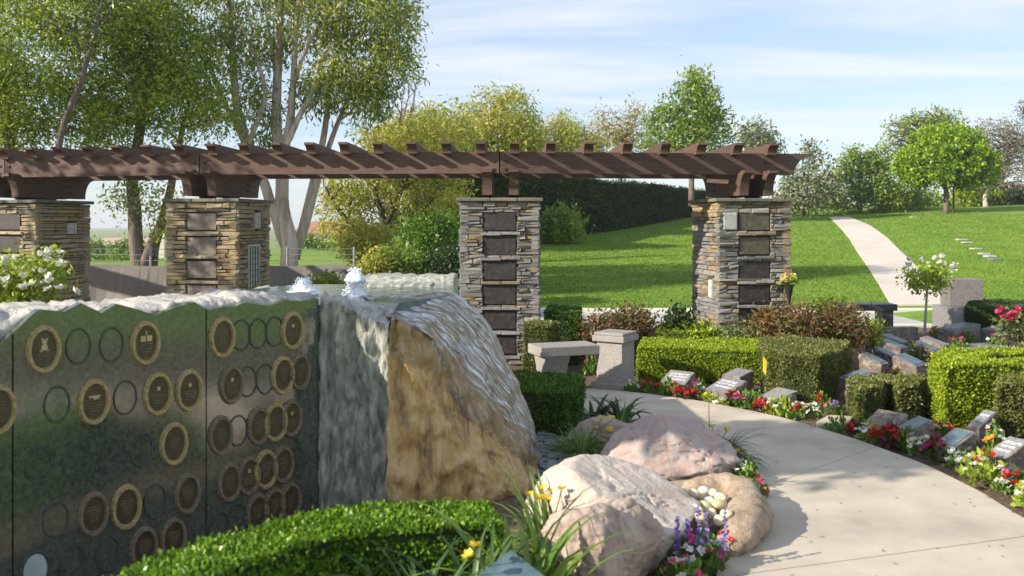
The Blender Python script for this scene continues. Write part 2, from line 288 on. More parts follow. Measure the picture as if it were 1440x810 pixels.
M['lf_conifer'] = leaf_mat('dark conifer needles', [(.02, .035, .015), (.05, .065, .025), (.14, .10, .06)], .2, .6)
M['lf_red'] = leaf_mat('nandina leaves', [(.07, .10, .025), (.13, .10, .04), (.17, .075, .045), (.10, .13, .03), (.12, .05, .035)], .35, .45, patch=(1.3, 1.0, .8), pscale=2.5)
M['lf_strap'] = leaf_mat('strap leaves', [(.06, .12, .02), (.12, .20, .03), (.20, .28, .06)], .35, .4)
M['lf_strap_dark'] = leaf_mat('dark strap leaves', [(.025, .055, .018), (.05, .095, .03), (.09, .14, .04)], .3, .4)
M['lf_bed'] = leaf_mat('bedding leaves', [(.05, .12, .016), (.11, .21, .03), (.19, .30, .05)], .35, .45)
M['lf_bed_yel'] = leaf_mat('yellow green bedding leaves', [(.15, .22, .02), (.27, .35, .04), (.36, .42, .07)], .35, .45)
M['lf_bed_dark'] = leaf_mat('bronze bedding leaves', [(.05, .03, .02), (.10, .035, .025), (.06, .09, .025)], .3, .45)
for nm, c in {'red': [(.42, .012, .010), (.62, .03, .02)], 'pink': [(.58, .03, .13), (.75, .08, .22)], 'white': [(.74, .73, .66), (.84, .83, .78)], 'magenta': [(.38, .02, .18), (.55, .05, .28)],
              'purple': [(.20, .14, .45), (.34, .26, .62)], 'yellow': [(.70, .50, .02), (.82, .64, .06)], 'orange': [(.72, .25, .02), (.8, .36, .05)], 'salmon': [(.70, .30, .22), (.8, .45, .35)], 'cream': [(.72, .68, .45), (.82, .78, .6)]}.items():
    M['fl_'+nm] = leaf_mat(nm+' petals', c, .3, .5)

# ------------------------------------------------------------------ leaves, hedges, trees, shrubs
def unit(v): return v/np.maximum(np.linalg.norm(v, axis=1, keepdims=True), 1e-9)
def leaf_quads(P, A, S, Lg, Wd):
    """diamond leaves: base P, axis A (unit), side S (unit), length and width arrays"""
    Lg = Lg[:, None]; Wd = Wd[:, None]
    V = np.stack([P, P+A*Lg*.45+S*Wd*.5, P+A*Lg, P+A*Lg*.45-S*Wd*.5], 1).reshape(-1, 3)
    return V, np.arange(len(V)).reshape(-1, 4)
def rand_dirs(n): return unit(rng.normal(size=(n, 3)))
def sway(P, f=2.3, a=1.0):
    return a*(np.sin(P[:, 0]*f+1.3*np.sin(P[:, 1]*f*.8))+np.sin(P[:, 1]*f*1.3+P[:, 2]*f*1.1+2.0)+np.sin(P[:, 2]*f*1.7+P[:, 0]*f*.6+.7))/3
def leaves_on(P, N, L, Wd, spread=.9, up=0.25, depth=.03):
    n = len(P); A = unit(N*.55+rng.normal(size=(n, 3))*spread*.6+np.array([0, 0, up]))
    S = unit(np.cross(A, rand_dirs(n)))
    P = P-N*(rng.random(n)[:, None]*depth)
    k = .7+.6*rng.random(n); return leaf_quads(P-A*L*.35, A, S, L*k, Wd*k)

def hedge(label, poly, h, leafmat, dens=11000, L=.026, Wd=.015, core='hedge_core', name='hedge', group=None, z0=0.0, ruff=.026, cat='hedge', round_=.10, freq=5.0):
    poly = [tuple(map(float, p[:2])) for p in poly]
    ar = sum(poly[i][0]*poly[(i+1) % len(poly)][1]-poly[(i+1) % len(poly)][0]*poly[i][1] for i in range(len(poly)))
    if ar < 0: poly = poly[::-1]
    c = np.mean(np.array(poly), 0); t = thing(name, label, cat, (c[0], c[1], z0), group)
    Ps, Ns = [], []
    n = len(poly)
    tris = tessellate_polygon([[Vector((x, y, 0)) for x, y in poly]])
    P2 = np.array(poly)
    for tri in tris:
        a, b, d = P2[tri[0]], P2[tri[1]], P2[tri[2]]
        area = abs((b[0]-a[0])*(d[1]-a[1])-(b[1]-a[1])*(d[0]-a[0]))/2; k = int(area*dens)
        r1 = np.sqrt(rng.random(k)); r2 = rng.random(k)
        q = a*(1-r1)[:, None]+b*(r1*(1-r2))[:, None]+d*(r1*r2)[:, None]
        Ps.append(np.c_[q, np.full(k, z0+h)]); Ns.append(np.tile([0, 0, 1.0], (k, 1)))
    for i in range(n):
        a, b = P2[i], P2[(i+1) % n]; e = b-a; ln = np.linalg.norm(e)
        if ln < 1e-6: continue
        nn = np.array([e[1], -e[0], 0])/ln; k = int(ln*h*dens)
        q = a+e*rng.random(k)[:, None]; zz = z0+h*(1-rng.random(k)**1.05)
        P = np.c_[q, zz]; N = np.tile(nn, (k, 1))
        top = zz > z0+h-round_; s = (zz-(z0+h-round_))/round_
        P[top, :2] -= nn[:2]*(round_*.5*np.clip(s[top], 0, 1)**2)[:, None]; N[top, 2] += np.clip(s[top], 0, 1)
        Ps.append(P); Ns.append(unit(N))
    P = np.concatenate(Ps); N = np.concatenate(Ns)
    P = P+N*(sway(P, freq, ruff)+sway(P, freq*3.7, ruff*.6))[:, None]
    stray = rng.random(len(P)) < .06; P[stray] += N[stray]*(rng.random(stray.sum())*.035*(L/.026))[:, None]
    V, F = leaves_on(P, N, L, Wd); mesh_np('foliage', V, F, M[leafmat], t)
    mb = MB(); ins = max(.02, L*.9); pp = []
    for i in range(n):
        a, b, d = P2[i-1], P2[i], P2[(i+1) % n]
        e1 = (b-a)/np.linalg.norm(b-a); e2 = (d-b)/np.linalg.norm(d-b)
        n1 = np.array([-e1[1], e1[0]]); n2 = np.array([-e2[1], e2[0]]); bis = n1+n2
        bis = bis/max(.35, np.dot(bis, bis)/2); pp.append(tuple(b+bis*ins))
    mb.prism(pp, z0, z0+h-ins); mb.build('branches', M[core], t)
    return t

def blob_points(blobs, n, shell=.45):
    w = np.array([b[3]*b[4]*b[5] for b in blobs])**(2/3); w = w/w.sum()
    idx = rng.choice(len(blobs), n, p=w); B = np.array([b[:6] for b in blobs])[idx]
    d = rand_dirs(n); r = (shell+(1-shell)*rng.random(n))**(.6)
    return B[:, :3]+d*r[:, None]*B[:, 3:6], d
def foliage(blobs, nclump, per, cr, L, Wd, droop=0.0, shell=.4, flat=1.0, up=.1):
    C, D = blob_points(blobs, nclump, shell)
    n = nclump*per; P = np.repeat(C, per, 0)+rng.normal(size=(n, 3))*cr*np.array([1, 1, flat])*.55
    A = rand_dirs(n)*1.0+np.repeat(D, per, 0)*.4; A[:, 2] += up-droop*1.6; A = unit(A)
    S = unit(np.cross(A, rand_dirs(n))); k = .6+.8*rng.random(n)
    return leaf_quads(P, A, S, L*k, Wd*k)+(C,)
def branchwork(mb, trunks, C, nb, r0=.03, sides=5):
    """trunks: list of (points, radii). thin branches from the trunks to clump centres C"""
    allp = []
    for pts, rad in trunks:
        pts = [np.array(p, float) for p in pts]; fine, fr = [], []
        for i in range(len(pts)-1):
            for k in range(4):
                u = k/4; fine.append(pts[i]*(1-u)+pts[i+1]*u); fr.append(rad[i]*(1-u)+rad[i+1]*u)
        fine.append(pts[-1]); fr.append(rad[-1])
        F = np.array(fine); F[1:-1] += rng.normal(size=F[1:-1].shape)*np.array(fr)[1:-1, None]*.22
        for _ in range(2): F[1:-1] = F[1:-1]*.5+(F[:-2]+F[2:])*.25
        mb.tube(F, fr, 9); allp += [(p, r) for p, r in zip(F[3:], fr[3:])]
    if not allp: return
    TP = np.array([p for p, r in allp]); TR = np.array([r for p, r in allp])
    for c in C[rng.choice(len(C), min(nb, len(C)), replace=False)]:
        d = TP-c; dist = np.linalg.norm(d, axis=1)+np.maximum(0, d[:, 2])*1.5
        k = int(np.argmin(dist*(1+.25*rng.random(len(dist))))); a = TP[k]; ln = np.linalg.norm(c-a)
        mid = (a+c)/2+np.array([0, 0, .12*ln])+rng.normal(size=3)*.08*ln
        r = min(r0, TR[k]*.7); mb.tube([a, (a+mid)/2+rng.normal(size=3)*.03*ln, mid, (mid+c)/2+rng.normal(size=3)*.04*ln, c], [r, r*.8, r*.6, r*.4, r*.15], sides, cap=False)
def tree(name, label, cat, base, trunks, blobs, nclump, per, cr, L, Wd, leafmat, bark, droop=0.0, nb=40, r0=.03, group=None, shell=.4, flat=1.0):
    t = thing(name, label, cat, base, group)
    V, F, C = foliage(blobs, nclump, per, cr, L, Wd, droop, shell, flat)
    mesh_np('crown', V, F, M[leafmat], t)
    mb = MB(); branchwork(mb, trunks, C, nb, r0); mb.build('trunk', M[bark], t, smooth=True)
    return t
def pxblob(px, py, Y, r, ry=None, rd=None):
    c = W(px, py, Y); k = Y/FPX; return (c[0], c[1], c[2], r*k, (rd or r)*k, (ry or r)*k)
def shrub(name, label, px, py, Y, rx, ry, leafmat, n=160, per=16, L=.06, Wd=.03, rd=None, group=None, base=None, cat='shrub', blobs=None, cr=None, shell=.3, bark='bark_dark'):
    """px,py: crown centre in the photo; radii in photo pixels"""
    b = blobs or [pxblob(px, py, Y, rx, ry, rd or rx)]
    z0 = min(q[2]-q[5] for q in b) if base is None else base
    c = (b[0][0], b[0][1], z0); t = thing(name, label, cat, c, group)
    V, F, C = foliage(b, n, per, cr or L*2.2, L, Wd, 0, shell); V[:, 2] = np.maximum(V[:, 2], z0+.01)
    mesh_np('foliage', V, F, M[leafmat], t)
    mb = MB()
    for k in C[rng.choice(len(C), min(14, len(C)), replace=False)]:
        a = np.array([c[0]+rng.normal()*.04, c[1]+rng.normal()*.04, z0]); m_ = (a+k)/2+rng.normal(size=3)*.03
        mb.tube([a, m_, k], [L*.22, L*.16, L*.06], 5, cap=False)
    mb.build('stems', M[bark], t); return t

def fnoise(p, s): return mnoise.fractal(Vector(p)*s, 0.9, 2.1, 5)
def rock(name, label, c, rad, seed, m, sub=5, planes=9, n1=.10, n2=.03, cat='boulder', group=None, rz=0.0, sink=.25, parent=None, flat=None):
    """boulder: a sphere clipped by random planes, roughened; centre c on the ground"""
    r_ = np.random.default_rng(seed); bm = bmesh.new(); bmesh.ops.create_icosphere(bm, subdivisions=sub, radius=1.0)
    ns = unit(r_.normal(size=(planes, 3))); ds = .62+.3*r_.random(planes)
    if flat: 
        for (vx, vy, vz, dd) in flat: ns = np.vstack([ns, unit(np.array([[vx, vy, vz]], float))]); ds = np.append(ds, dd)
    off = Vector(r_.random(3)*50); co, si = math.cos(rz), math.sin(rz)
    for v in bm.verts:
        d = np.array(v.co); dots = ns@d; rr = 1.0
        for dt, dd in zip(dots, ds):
            if dt > 1e-3: rr = min(rr, dd/dt) if dd/dt > .2 else rr
        q = Vector(d*rr); cz_ = abs(fnoise(Vector((q.x, q.y, q.z*1.8))+off*1.7, 1.15)); rr *= 1-.075*max(0.0, 1-cz_/.10); rr *= 1+n1*fnoise(q+off, 1.3)+n2*fnoise(q+off, 5.0)+.012*fnoise(q+off, 16.0)
        x, y, z = d[0]*rr*rad[0], d[1]*rr*rad[1], d[2]*rr*rad[2]
        v.co = (x*co-y*si, x*si+y*co, z+rad[2]*(1-sink)-0)
    for _ in range(1): bmesh.ops.smooth_vert(bm, verts=bm.verts[:], factor=.3, use_axis_x=True, use_axis_y=True, use_axis_z=True)
    for f in bm.faces: f.smooth = True
    me = bpy.data.meshes.new(name); bm.to_mesh(me); bm.free()
    o = link(name, me, m, parent, tuple(float(q) for q in c))
    if label: tag(o, label, cat, group)
    return o

# ------------------------------------------------------------------ terrain, road, lawn, paths
def sstep(a, b, x): t = np.clip((x-a)/(b-a), 0, 1); return t*t*(3-2*t)
def HT(x, y):
    x = np.asarray(x, float); y = np.asarray(y, float)
    yy = np.maximum(0, y-18.9); up = .06*np.minimum(yy, 42)+.012*np.maximum(0, np.minimum(yy, 120)-42)
    hill = up*sstep(-7, 1.0, x)+.028*np.clip(x-9, 0, 40)*sstep(18.9, 42, y)
    left = -.6*sstep(26, 60, y)*sstep(-3, -10, x)-3.6*sstep(62, 104, y)*sstep(-3, -14, x)
    knoll = 3.4*np.exp(-((x+17)/6.5)**2-((y-92)/16)**2)
    return hill+left+knoll+.05*np.sin(x*.35+.5)*np.sin(y*.23)*sstep(20, 30, y)
def hgrid(name, xs, ys, m, fn, dz=0.0, mask=None):
    X, Y = np.meshgrid(xs, ys); Z = fn(X, Y)+dz; V = np.c_[X.ravel(), Y.ravel(), Z.ravel()]
    nx, ny = len(xs), len(ys); I = np.arange(nx*ny).reshape(ny, nx)
    F = np.stack([I[:-1, :-1], I[:-1, 1:], I[1:, 1:], I[1:, :-1]], -1).reshape(-1, 4)
    return struct(mesh_np(name, V, F, m, smooth=True))
hgrid('ground', np.linspace(-900, 900, 61), np.linspace(-60, 1600, 61), M['meadow'], lambda x, y: -5.5+0*x)
hgrid('lawn', np.r_[np.linspace(-60, -12, 20), np.linspace(-10, 45, 90), np.linspace(50, 120, 15)], np.r_[np.linspace(18.85, 70, 110), np.linspace(75, 200, 25)], M['lawn'], HT)
hgrid('planting_bed', np.linspace(-14, 12, 200), np.linspace(1.0, 16.0, 160), M['soil'], lambda x, y: .018*np.sin(x*9+2*np.sin(y*5))*np.sin(y*11)+.01*np.sin(x*31)*np.sin(y*27)-.02, 0)
hgrid('side_lawn', np.linspace(3.6, 40, 60), np.linspace(-30, 18.6, 60), M['lawn'], lambda x, y: .075*np.maximum(0, x-7.2)-.07+.02*sstep(5.4, 6.2, x), 0)
hgrid('near_ground', np.linspace(-40, 40, 40), np.linspace(-30, 19.5, 30), M['lawn'], lambda x, y: -.10+0*x)
mb = MB(); mb.box((0, 17.45, -.085), (80, 2.3, .12)); struct(mb.build('road', M['road']))
mb = MB()
for k in range(27): mb.box((-40+3*k, 18.72, -.01), (2.985, .26, .14), bev=.012)
struct(mb.build('kerb', M['kerb']))
mb = MB(); mb.box((0, 16.2, -.03), (80, .22, .08)); struct(mb.build('kerb', M['kerb']))

def strip_path(name, Lp, Rp, m, step, z=None, gap=.008, thick=.06, zf=None):
    """paving between two edge lines, cast as slabs: each slab a child of the path"""
    def resample(P, n):
        P = np.array([p[:2] for p in P]); d = np.r_[0, np.cumsum(np.linalg.norm(np.diff(P, axis=0), axis=1))]
        # smooth interpolation
        t = np.linspace(0, d[-1], n); return np.c_[np.interp(t, d, P[:, 0]), np.interp(t, d, P[:, 1])], d[-1]
    n = 220; A, la = resample(Lp, n); B, lb = resample(Rp, n)
    for _ in range(14):
        A[1:-1] = A[1:-1]*.5+(A[:-2]+A[2:])*.25; B[1:-1] = B[1:-1]*.5+(B[:-2]+B[2:])*.25
    ns = max(1, int(((la+lb)/2)/step)); root = None
    cuts = np.linspace(0, n-1, ns+1).astype(int)
    root = bpy.data.objects.new(name, None); COL.objects.link(root); root['kind'] = 'structure'
    for k in range(ns):
        a, b = cuts[k], cuts[k+1]; mbs = MB(); Pa, Pb = A[a:b+1].copy(), B[a:b+1].copy()
        if k > 0:
            for P in (Pa, Pb): P[0] += gap*(P[1]-P[0])/np.linalg.norm(P[1]-P[0])
        m_ = len(Pa); vs, fs = [], []
        for i in range(m_):
            for P in (Pa[i], Pa[i]*.66+Pb[i]*.34, Pa[i]*.34+Pb[i]*.66, Pb[i]):
                zt = zf(P[0], P[1]) if zf is not None else z
                vs.append((P[0], P[1], float(zt)))
        for i in range(m_):
            for P in (Pa[i], Pb[i]):
                zt = zf(P[0], P[1]) if zf is not None else z
                vs.append((P[0], P[1], float(zt)-thick))
        q = m_*4
        for i in range(m_-1):
            for j in range(3): fs.append((i*4+j, i*4+j+1, i*4+j+5, i*4+j+4))
            fs.append((i*4, (i+1)*4, q+(i+1)*2, q+i*2)); fs.append((i*4+3, q+i*2+1, q+(i+1)*2+1, (i+1)*4+3))
        fs.append((0, q, q+1, 3, 2, 1)); e = (m_-1)*4; fs.append((e, e+1, e+2, e+3, q+(m_-1)*2+1, q+(m_-1)*2))
        mbs.add(vs, fs); mbs.build('slab', m, root)
    return root
PL = [(.75, 1.2), (.86, 2.6)]+[tuple(G(*p)[:2]) for p in ((1003, 815), (1030, 790), (1058, 752), (1074, 706), (1066, 662), (1040, 632), (1000, 612), (950, 602), (890, 600), (820, 603), (740, 606))]
PR = [(3.05, 1.2), (3.25, 2.8), (3.22, 4.2)]+[tuple(G(*p)[:2]) for p in ((1440, 738), (1380, 699), (1300, 659), (1200, 622), (1100, 592), (1000, 571), (940, 562), (900, 557), (850, 552), (800, 549), (740, 548))]
strip_path('footpath', PL, PR, M['concrete'], 1.55, z=.035)
def on_hill(px, py):
    Y = 20.0
    for _ in range(60):
        x = (px-720)/FPX*Y; z = float(HT(x, Y)); y_ = HZ-(z-EYE)/Y*FPX
        Y += (y_-py)*.05*Y/20
    return ((px-720)/FPX*Y, Y)
def hill_edge(pts): return [on_hill(*p) for p in pts]
HL = [on_hill(1253, 430), on_hill(1238, 404), on_hill(1215, 368), on_hill(1195, 337), on_hill(1178, 317), on_hill(1166, 306)]
HR = [on_hill(1334, 430), on_hill(1312, 404), on_hill(1282, 368), on_hill(1250, 337), on_hill(1222, 317), on_hill(1196, 306)]
strip_path('hill_path', HL, HR, M['concrete_far'], 3.6, zf=lambda x, y: float(HT(x, y))+.03, gap=.03)

def grass_patch(name, n, xr, yr, hf, h=.045, keep=None):
    x = rng.uniform(*xr, n); y = yr[0]+(yr[1]-yr[0])*(1-np.sqrt(1-rng.random(n)))**1.2
    vis = np.abs(x) < y*.60; x, y = x[vis], y[vis]
    if keep is not None: k = keep(x, y); x, y = x[k], y[k]
    z = hf(x, y); n = len(x); a = rng.random(n)*6.283; w = .012*(1+y/25); hh = h*(.6+.8*rng.random(n))*(1+y/60)
    B = np.c_[x, y, z-.005]; S = np.c_[np.cos(a), np.sin(a), np.zeros(n)]*w[:, None]; T = np.c_[rng.normal(size=n)*.4, rng.normal(size=n)*.4, np.ones(n)]*hh[:, None]
    V = np.stack([B-S, B+S, B+T], 1).reshape(-1, 3); return stuff(mesh_np(name, V, np.arange(len(V)).reshape(-1, 3), M['grass_blade']))
HLa, HRa = np.array(HL), np.array(HR)
def off_path(x, y):
    xl = np.interp(y, HLa[:, 1], HLa[:, 0]); xr = np.interp(y, HRa[:, 1], HRa[:, 0]); return ~((x > xl-.02) & (x < xr+.02))
grass_patch('grass', 260000, (-1, 26), (18.9, 58), HT, .019, off_path)

# ------------------------------------------------------------------ stone pillars and pergola
X0, Y0, RA = -0.155, 12.1, 22.0
def arc(th, dr=0.0):
    """point on the pergola's curve at angle th, dr metres towards the viewer's side"""
    r = RA+dr; return np.array([X0+r*math.sin(th), Y0+RA-r*math.cos(th)])
def stone_proto(seed):
    r_ = np.random.default_rng(seed); mbp = MB(); vs = []
    for (yy, ins) in ((.5, 0.0), (-.30, 0.0), (-.5, .10)):
        for (sx, sz) in ((-1, -1), (1, -1), (1, 1), (-1, 1)):
            vs.append((sx*(.5-ins*.35)+r_.normal()*.012*(yy < .4), yy+(r_.normal()*.10 if yy < -.4 else 0), sz*(.5-ins*1.3)+r_.normal()*.07*(yy < .4)))
    fs = [(0, 3, 2, 1)]
    for k in (0, 4):
        for i in range(4): j = (i+1) % 4; fs.append((k+i, k+j, k+4+j, k+4+i))
    fs.append((8, 9, 10, 11)); mbp.add(vs, fs); bm = bmesh.new()
    me = bpy.data.meshes.new('stone'); me.from_pydata(mbp.v, [], mbp.f); bm.from_mesh(me)
    bmesh.ops.recalc_face_normals(bm, faces=bm.faces[:]); bm.to_mesh(me); bm.free(); return me
def pillar(th, label, key, n_plaq, plaq_mat, wide=1.0, H=2.05, sides=(), extra=None):
    c = arc(th); t = thing('stone_pillar', label, 'pillar', (c[0], c[1], 0), 'stacked stone pillars under the pergola')
    co, si = math.cos(th), math.sin(th)
    def loc(x, y, z): return (c[0]+x*co-y*si, c[1]+x*si+y*co, z)      # local: -y is the front
    mb = MB(); mb.box((c[0], c[1], H/2), (wide-.1, wide-.1, H), th); mb.build('core', M['mortar'], t)
    protos = []
    for s in range(6): me = stone_proto(s*7+abs(int(th*100))); me.materials.append(M[key]); protos.append(me)
    mstk = MB(); count = 0
    r_ = random.Random(int(th*1000)+5)
    pw, ph, pitch, top = .40, .215, .31, 1.80                          # niche plates
    zs = [top-k*pitch for k in range(n_plaq)]
    # faces: (name, rotation, individual)
    faces = [('front', 0.0, True)]+[(s, {'right': math.pi/2, 'left': -math.pi/2, 'back': math.pi}[s], s in sides) for s in ('right', 'left', 'back')]
    holes = extra or {}
    for fname, rot, indiv in faces:
        z = 0.0
        while z < H-.02:
            ch = min(r_.choice((.034, .042, .05, .058, .07)), H-z)
            if H-z-ch < .02: ch = H-z
            x = -wide/2
            while x < wide/2-.01:
                ln = r_.uniform(.10, .36)
                if wide/2-x-ln < .08: ln = wide/2-x
                zc, xc = z+ch/2, x+ln/2
                segs = [(x, x+ln)]
                blk = []
                if fname == 'front':
                    for zp in zs:
                        if abs(zc-zp) < ph/2+ch*.35: blk.append((-pw/2-.012, pw/2+.012))
                for (hx0, hx1, hz0, hz1) in holes.get(fname, ()):
                    if hz0-ch*.3 < zc < hz1+ch*.3: blk.append((hx0, hx1))
                for b0, b1 in blk:
                    new = []
                    for s0, s1 in segs:
                        if b1 <= s0 or b0 >= s1: new.append((s0, s1)); continue
                        if b0-s0 > .02: new.append((s0, b0))
                        if s1-b1 > .02: new.append((b1, s1))
                    segs = new
                for s0, s1 in segs:
                    dep = .10; out_ = r_.uniform(-.012, .022); fx, fy = (s0+s1)/2, -wide/2-out_+dep/2-.0
                    a = rot; lx, ly = fx*math.cos(a)-fy*math.sin(a), fx*math.sin(a)+fy*math.cos(a)
                    p = loc(lx, ly, zc); sx, sz = (s1-s0)-.006, ch-.005
                    if indiv and count < 298:
                        o = bpy.data.objects.new('stone', r_.choice(protos)); COL.objects.link(o); o.parent = t
                        o.location = (p[0]-c[0], p[1]-c[1], p[2]); o.rotation_euler = (r_.uniform(-.02, .02), r_.uniform(-.02, .02)*min(1, .3/sx*.5), th+rot); o.scale = (sx, dep, sz); count += 1
                    else: mstk.box(p, (sx, dep, sz), th+rot)
                x += ln
            z += ch
    stuff(mstk.build('stonework', M[key], t))
    for k, zp in enumerate(zs):
        pm = MB(); pm.box(loc(0, -wide/2+.035, zp), (pw, .05, ph), th, bev=.004); pl = pm.build('niche_plate', M[plaq_mat[k % len(plaq_mat)]], t)
    # thin lintel ledges under the plates
    for zp in zs:
        pm = MB(); zt = zp-pitch/2; xx = -.24
        for ln in (.26, .24): pm.box(loc(xx+ln/2, -wide/2+.030, zt+r_.uniform(-.008, .008)), (ln-.008, .12, .034), th, bev=.006); xx += ln
        pm.build('ledge', M[key], t)
    # cap of flagstones
    for (x0, x1) in ((-wide/2-.045, -.12), (-.115, .22), (.225, wide/2+.045)):
        cm = MB(); cm.box(loc((x0+x1)/2, 0, H+.027), (x1-x0, wide+.09, .045), th+r_.uniform(-.006, .006), bev=.012); cm.build('cap_stone', M['capstone'], t)
    return t, loc
TH_M, TH_R, TH_L, TH_LL = 0.0, math.asin((3.04+.155)/RA), math.asin((-3.93+.155)/RA), math.asin((-6.75+.155)/RA)
pM, locM = pillar(TH_M, 'grey stone pillar with six dark plates, left of the granite bench', 'stone_grey', 6, ['niche'], sides=('left', 'right'))
pR, locR = pillar(TH_R, 'grey stone pillar under the curved right end of the pergola, yellow flowers on it', 'stone_grey', 6, ['niche_olive', 'niche_olive', 'niche', 'niche', 'niche', 'niche'], wide=.98, sides=('left',), extra={'front': [(-.43, -.23, 1.69, 1.92), (.40, .5, 0, .1)], 'left': [(.15, .29, .80, 1.05)]})
pL, locL = pillar(TH_L, 'tan stone pillar with a green wired glass door on its side', 'stone_tan', 6, ['niche_rough'], wide=.98, sides=('right',), extra={'right': [(-.17, .19, .5, 1.50), (.02, .2, 1.70, 1.93)]})
pLL, locLL = pillar(TH_LL, 'tan stone pillar behind the white rose bush', 'stone_tan', 6, ['niche'], wide=.98, sides=('right',), extra={'right': [(.05, .24, 1.62, 1.79)]})
pLL.children  # noqa
def side_block(p, loc, face, x0, x1, z0, z1, th, m='pale_block'):
    a = {'right': math.pi/2, 'left': -math.pi/2, 'front': 0}[face]; fx, fy = (x0+x1)/2, -.49-.005+.04
    mbk = MB(); mbk.box(loc(fx*math.cos(a)-fy*math.sin(a), fx*math.sin(a)+fy*math.cos(a), (z0+z1)/2), (x1-x0-.01, .10, z1-z0-.01), th+a, bev=.018); return mbk.build('block', M[m], p)
side_block(pR, locR, 'front', -.43, -.23, 1.69, 1.92, TH_R); side_block(pR, locR, 'left', .15, .29, .80, 1.05, TH_R)
side_block(pL, locL, 'right', .02, .2, 1.70, 1.93, TH_L); side_block(pLL, locLL, 'right', .05, .24, 1.62, 1.79, TH_LL)
# the wired glass door in the left pillar's side
a = math.pi/2
def fR(x, d, z): return locL(x*math.cos(a)-(-.49+d)*math.sin(a), x*math.sin(a)+(-.49+d)*math.cos(a), z)
door = MB()
for x in (-.155, .175): door.box(fR(x, .02, 1.0), (.03, .05, 1.0), TH_L+a)
for z in (.515, 1.485): door.box(fR(.01, .02, z), (.30, .046, .03), TH_L+a)
door = door.build('access_door', M['galv'], pL)
mb = MB(); mb.box(fR(.01, .035, 1.0), (.30, .02, .95), TH_L+a); mb.build('pane', M['wired_glass'], door, origin=pL['_o'])
mb = MB()
for k in range(1, 4): mb.box(fR(-.14+.075*k, .016, 1.0), (.004, .012, .94), TH_L+a)
for k in range(1, 12): mb.box(fR(.01, .0165, .53+k*.078), (.30, .013, .004), TH_L+a)
mb.build('wire_grid', M['bin'], door, origin=pL['_o'])
mb = MB(); mb.box(fR(.10, .0, .90), (.08, .04, .09), TH_L+a, bev=.008); mb.build('lock', M['brass'], door, origin=pL['_o'])

BEAM_B, BEAM_T, RB, RT = 2.405, 2.675, 2.648, 2.785
perg = thing('pergola', 'curved brown timber pergola spanning the stone pillars', 'pergola', (X0, Y0, 2.1))
def cove(L0, L1, z0, z1, tip, run, both=True, n=7):
    """side profile of a timber with a concave scroll under each end"""
    pr = [(L0, z1), (L0, z1-tip)] if both else [(L0, z1), (L0, z0)]
    if both: pr += [(L0+run*math.sin(k/n*math.pi/2), z0+(z1-tip-z0)*math.cos(k/n*math.pi/2)) for k in range(1, n+1)]
    pr += [(L1-run*math.sin(k/n*math.pi/2), z0+(z1-tip-z0)*math.cos(k/n*math.pi/2)) for k in range(n, 0, -1)]
    pr += [(L1, z1-tip), (L1, z1)]; return pr
BW = .10
def beam_line(dr):
    ths = [TH_LL-.20, TH_LL, TH_L, TH_M, math.asin((3.78+.155)/RA)]
    pts = [arc(q, dr) for q in ths]
    for i in range(4):
        p, q = pts[i], pts[i+1]; d = (q-p); ln = np.linalg.norm(d); d = d/ln; nrm = np.array([-d[1], d[0]])
        mbb = MB()
        if i < 3: prof = [(.004, BEAM_B), (ln-.004, BEAM_B), (ln-.004, BEAM_T), (.004, BEAM_T)]
        else:
            prof = [(.004, BEAM_T), (.004, BEAM_B)]+[(ln-.24*math.sin(k/8*math.pi/2), BEAM_B+(BEAM_T-.03-BEAM_B)*math.cos(k/8*math.pi/2)) for k in range(8, 0, -1)]+[(ln, BEAM_T-.03), (ln, BEAM_T)]
        mbb.extrude(prof, (p[0], p[1], 0), (d[0], d[1], 0), (0, 0, 1), (nrm[0], nrm[1], 0), -BW/2, BW/2)
        b = mbb.build('beam', M['wood'], perg)
        for off in ((.07, ln-.07) if 0 < i < 3 else ((ln-.07,) if i == 0 else (.07, ln-.62))):
            bp = MB()
            for zz_ in (BEAM_B+.05, BEAM_B+.15):
                cc = p+d*off-nrm*(BW/2+.006); bp.box((cc[0], cc[1], zz_), (.028, .02, .028), math.atan2(d[1], d[0]), bev=.005)
            stuff(bp.build('bolt', M['steel_dark'], b, origin=perg['_o']))
beam_line(.49); beam_line(-.62)
RPX = [-85, -44, -3, 38, 77, 118, 160, 203, 248, 294, 340, 387, 434, 482, 530, 578, 627, 676, 724, 775, 829, 884, 938, 989, 1041, 1090]
for px in RPX:
    th = 0.0
    for _ in range(30):
        e = arc(th)+.75*np.array([math.sin(.2*th), -math.cos(.2*th)]); th += ((px-720)/FPX*e[1]-e[0])/RA
    d = np.array([math.sin(.2*th), -math.cos(.2*th)]); s = np.array([math.cos(.2*th), math.sin(.2*th)]); c = arc(th)
    mbb = MB(); mbb.extrude(cove(-.90, .75, RB, RT, .028, .13), (c[0], c[1], 0), (d[0], d[1], 0), (0, 0, 1), (s[0], s[1], 0), -.058, .058)
    mbb.build('rafter', M['wood'], perg)
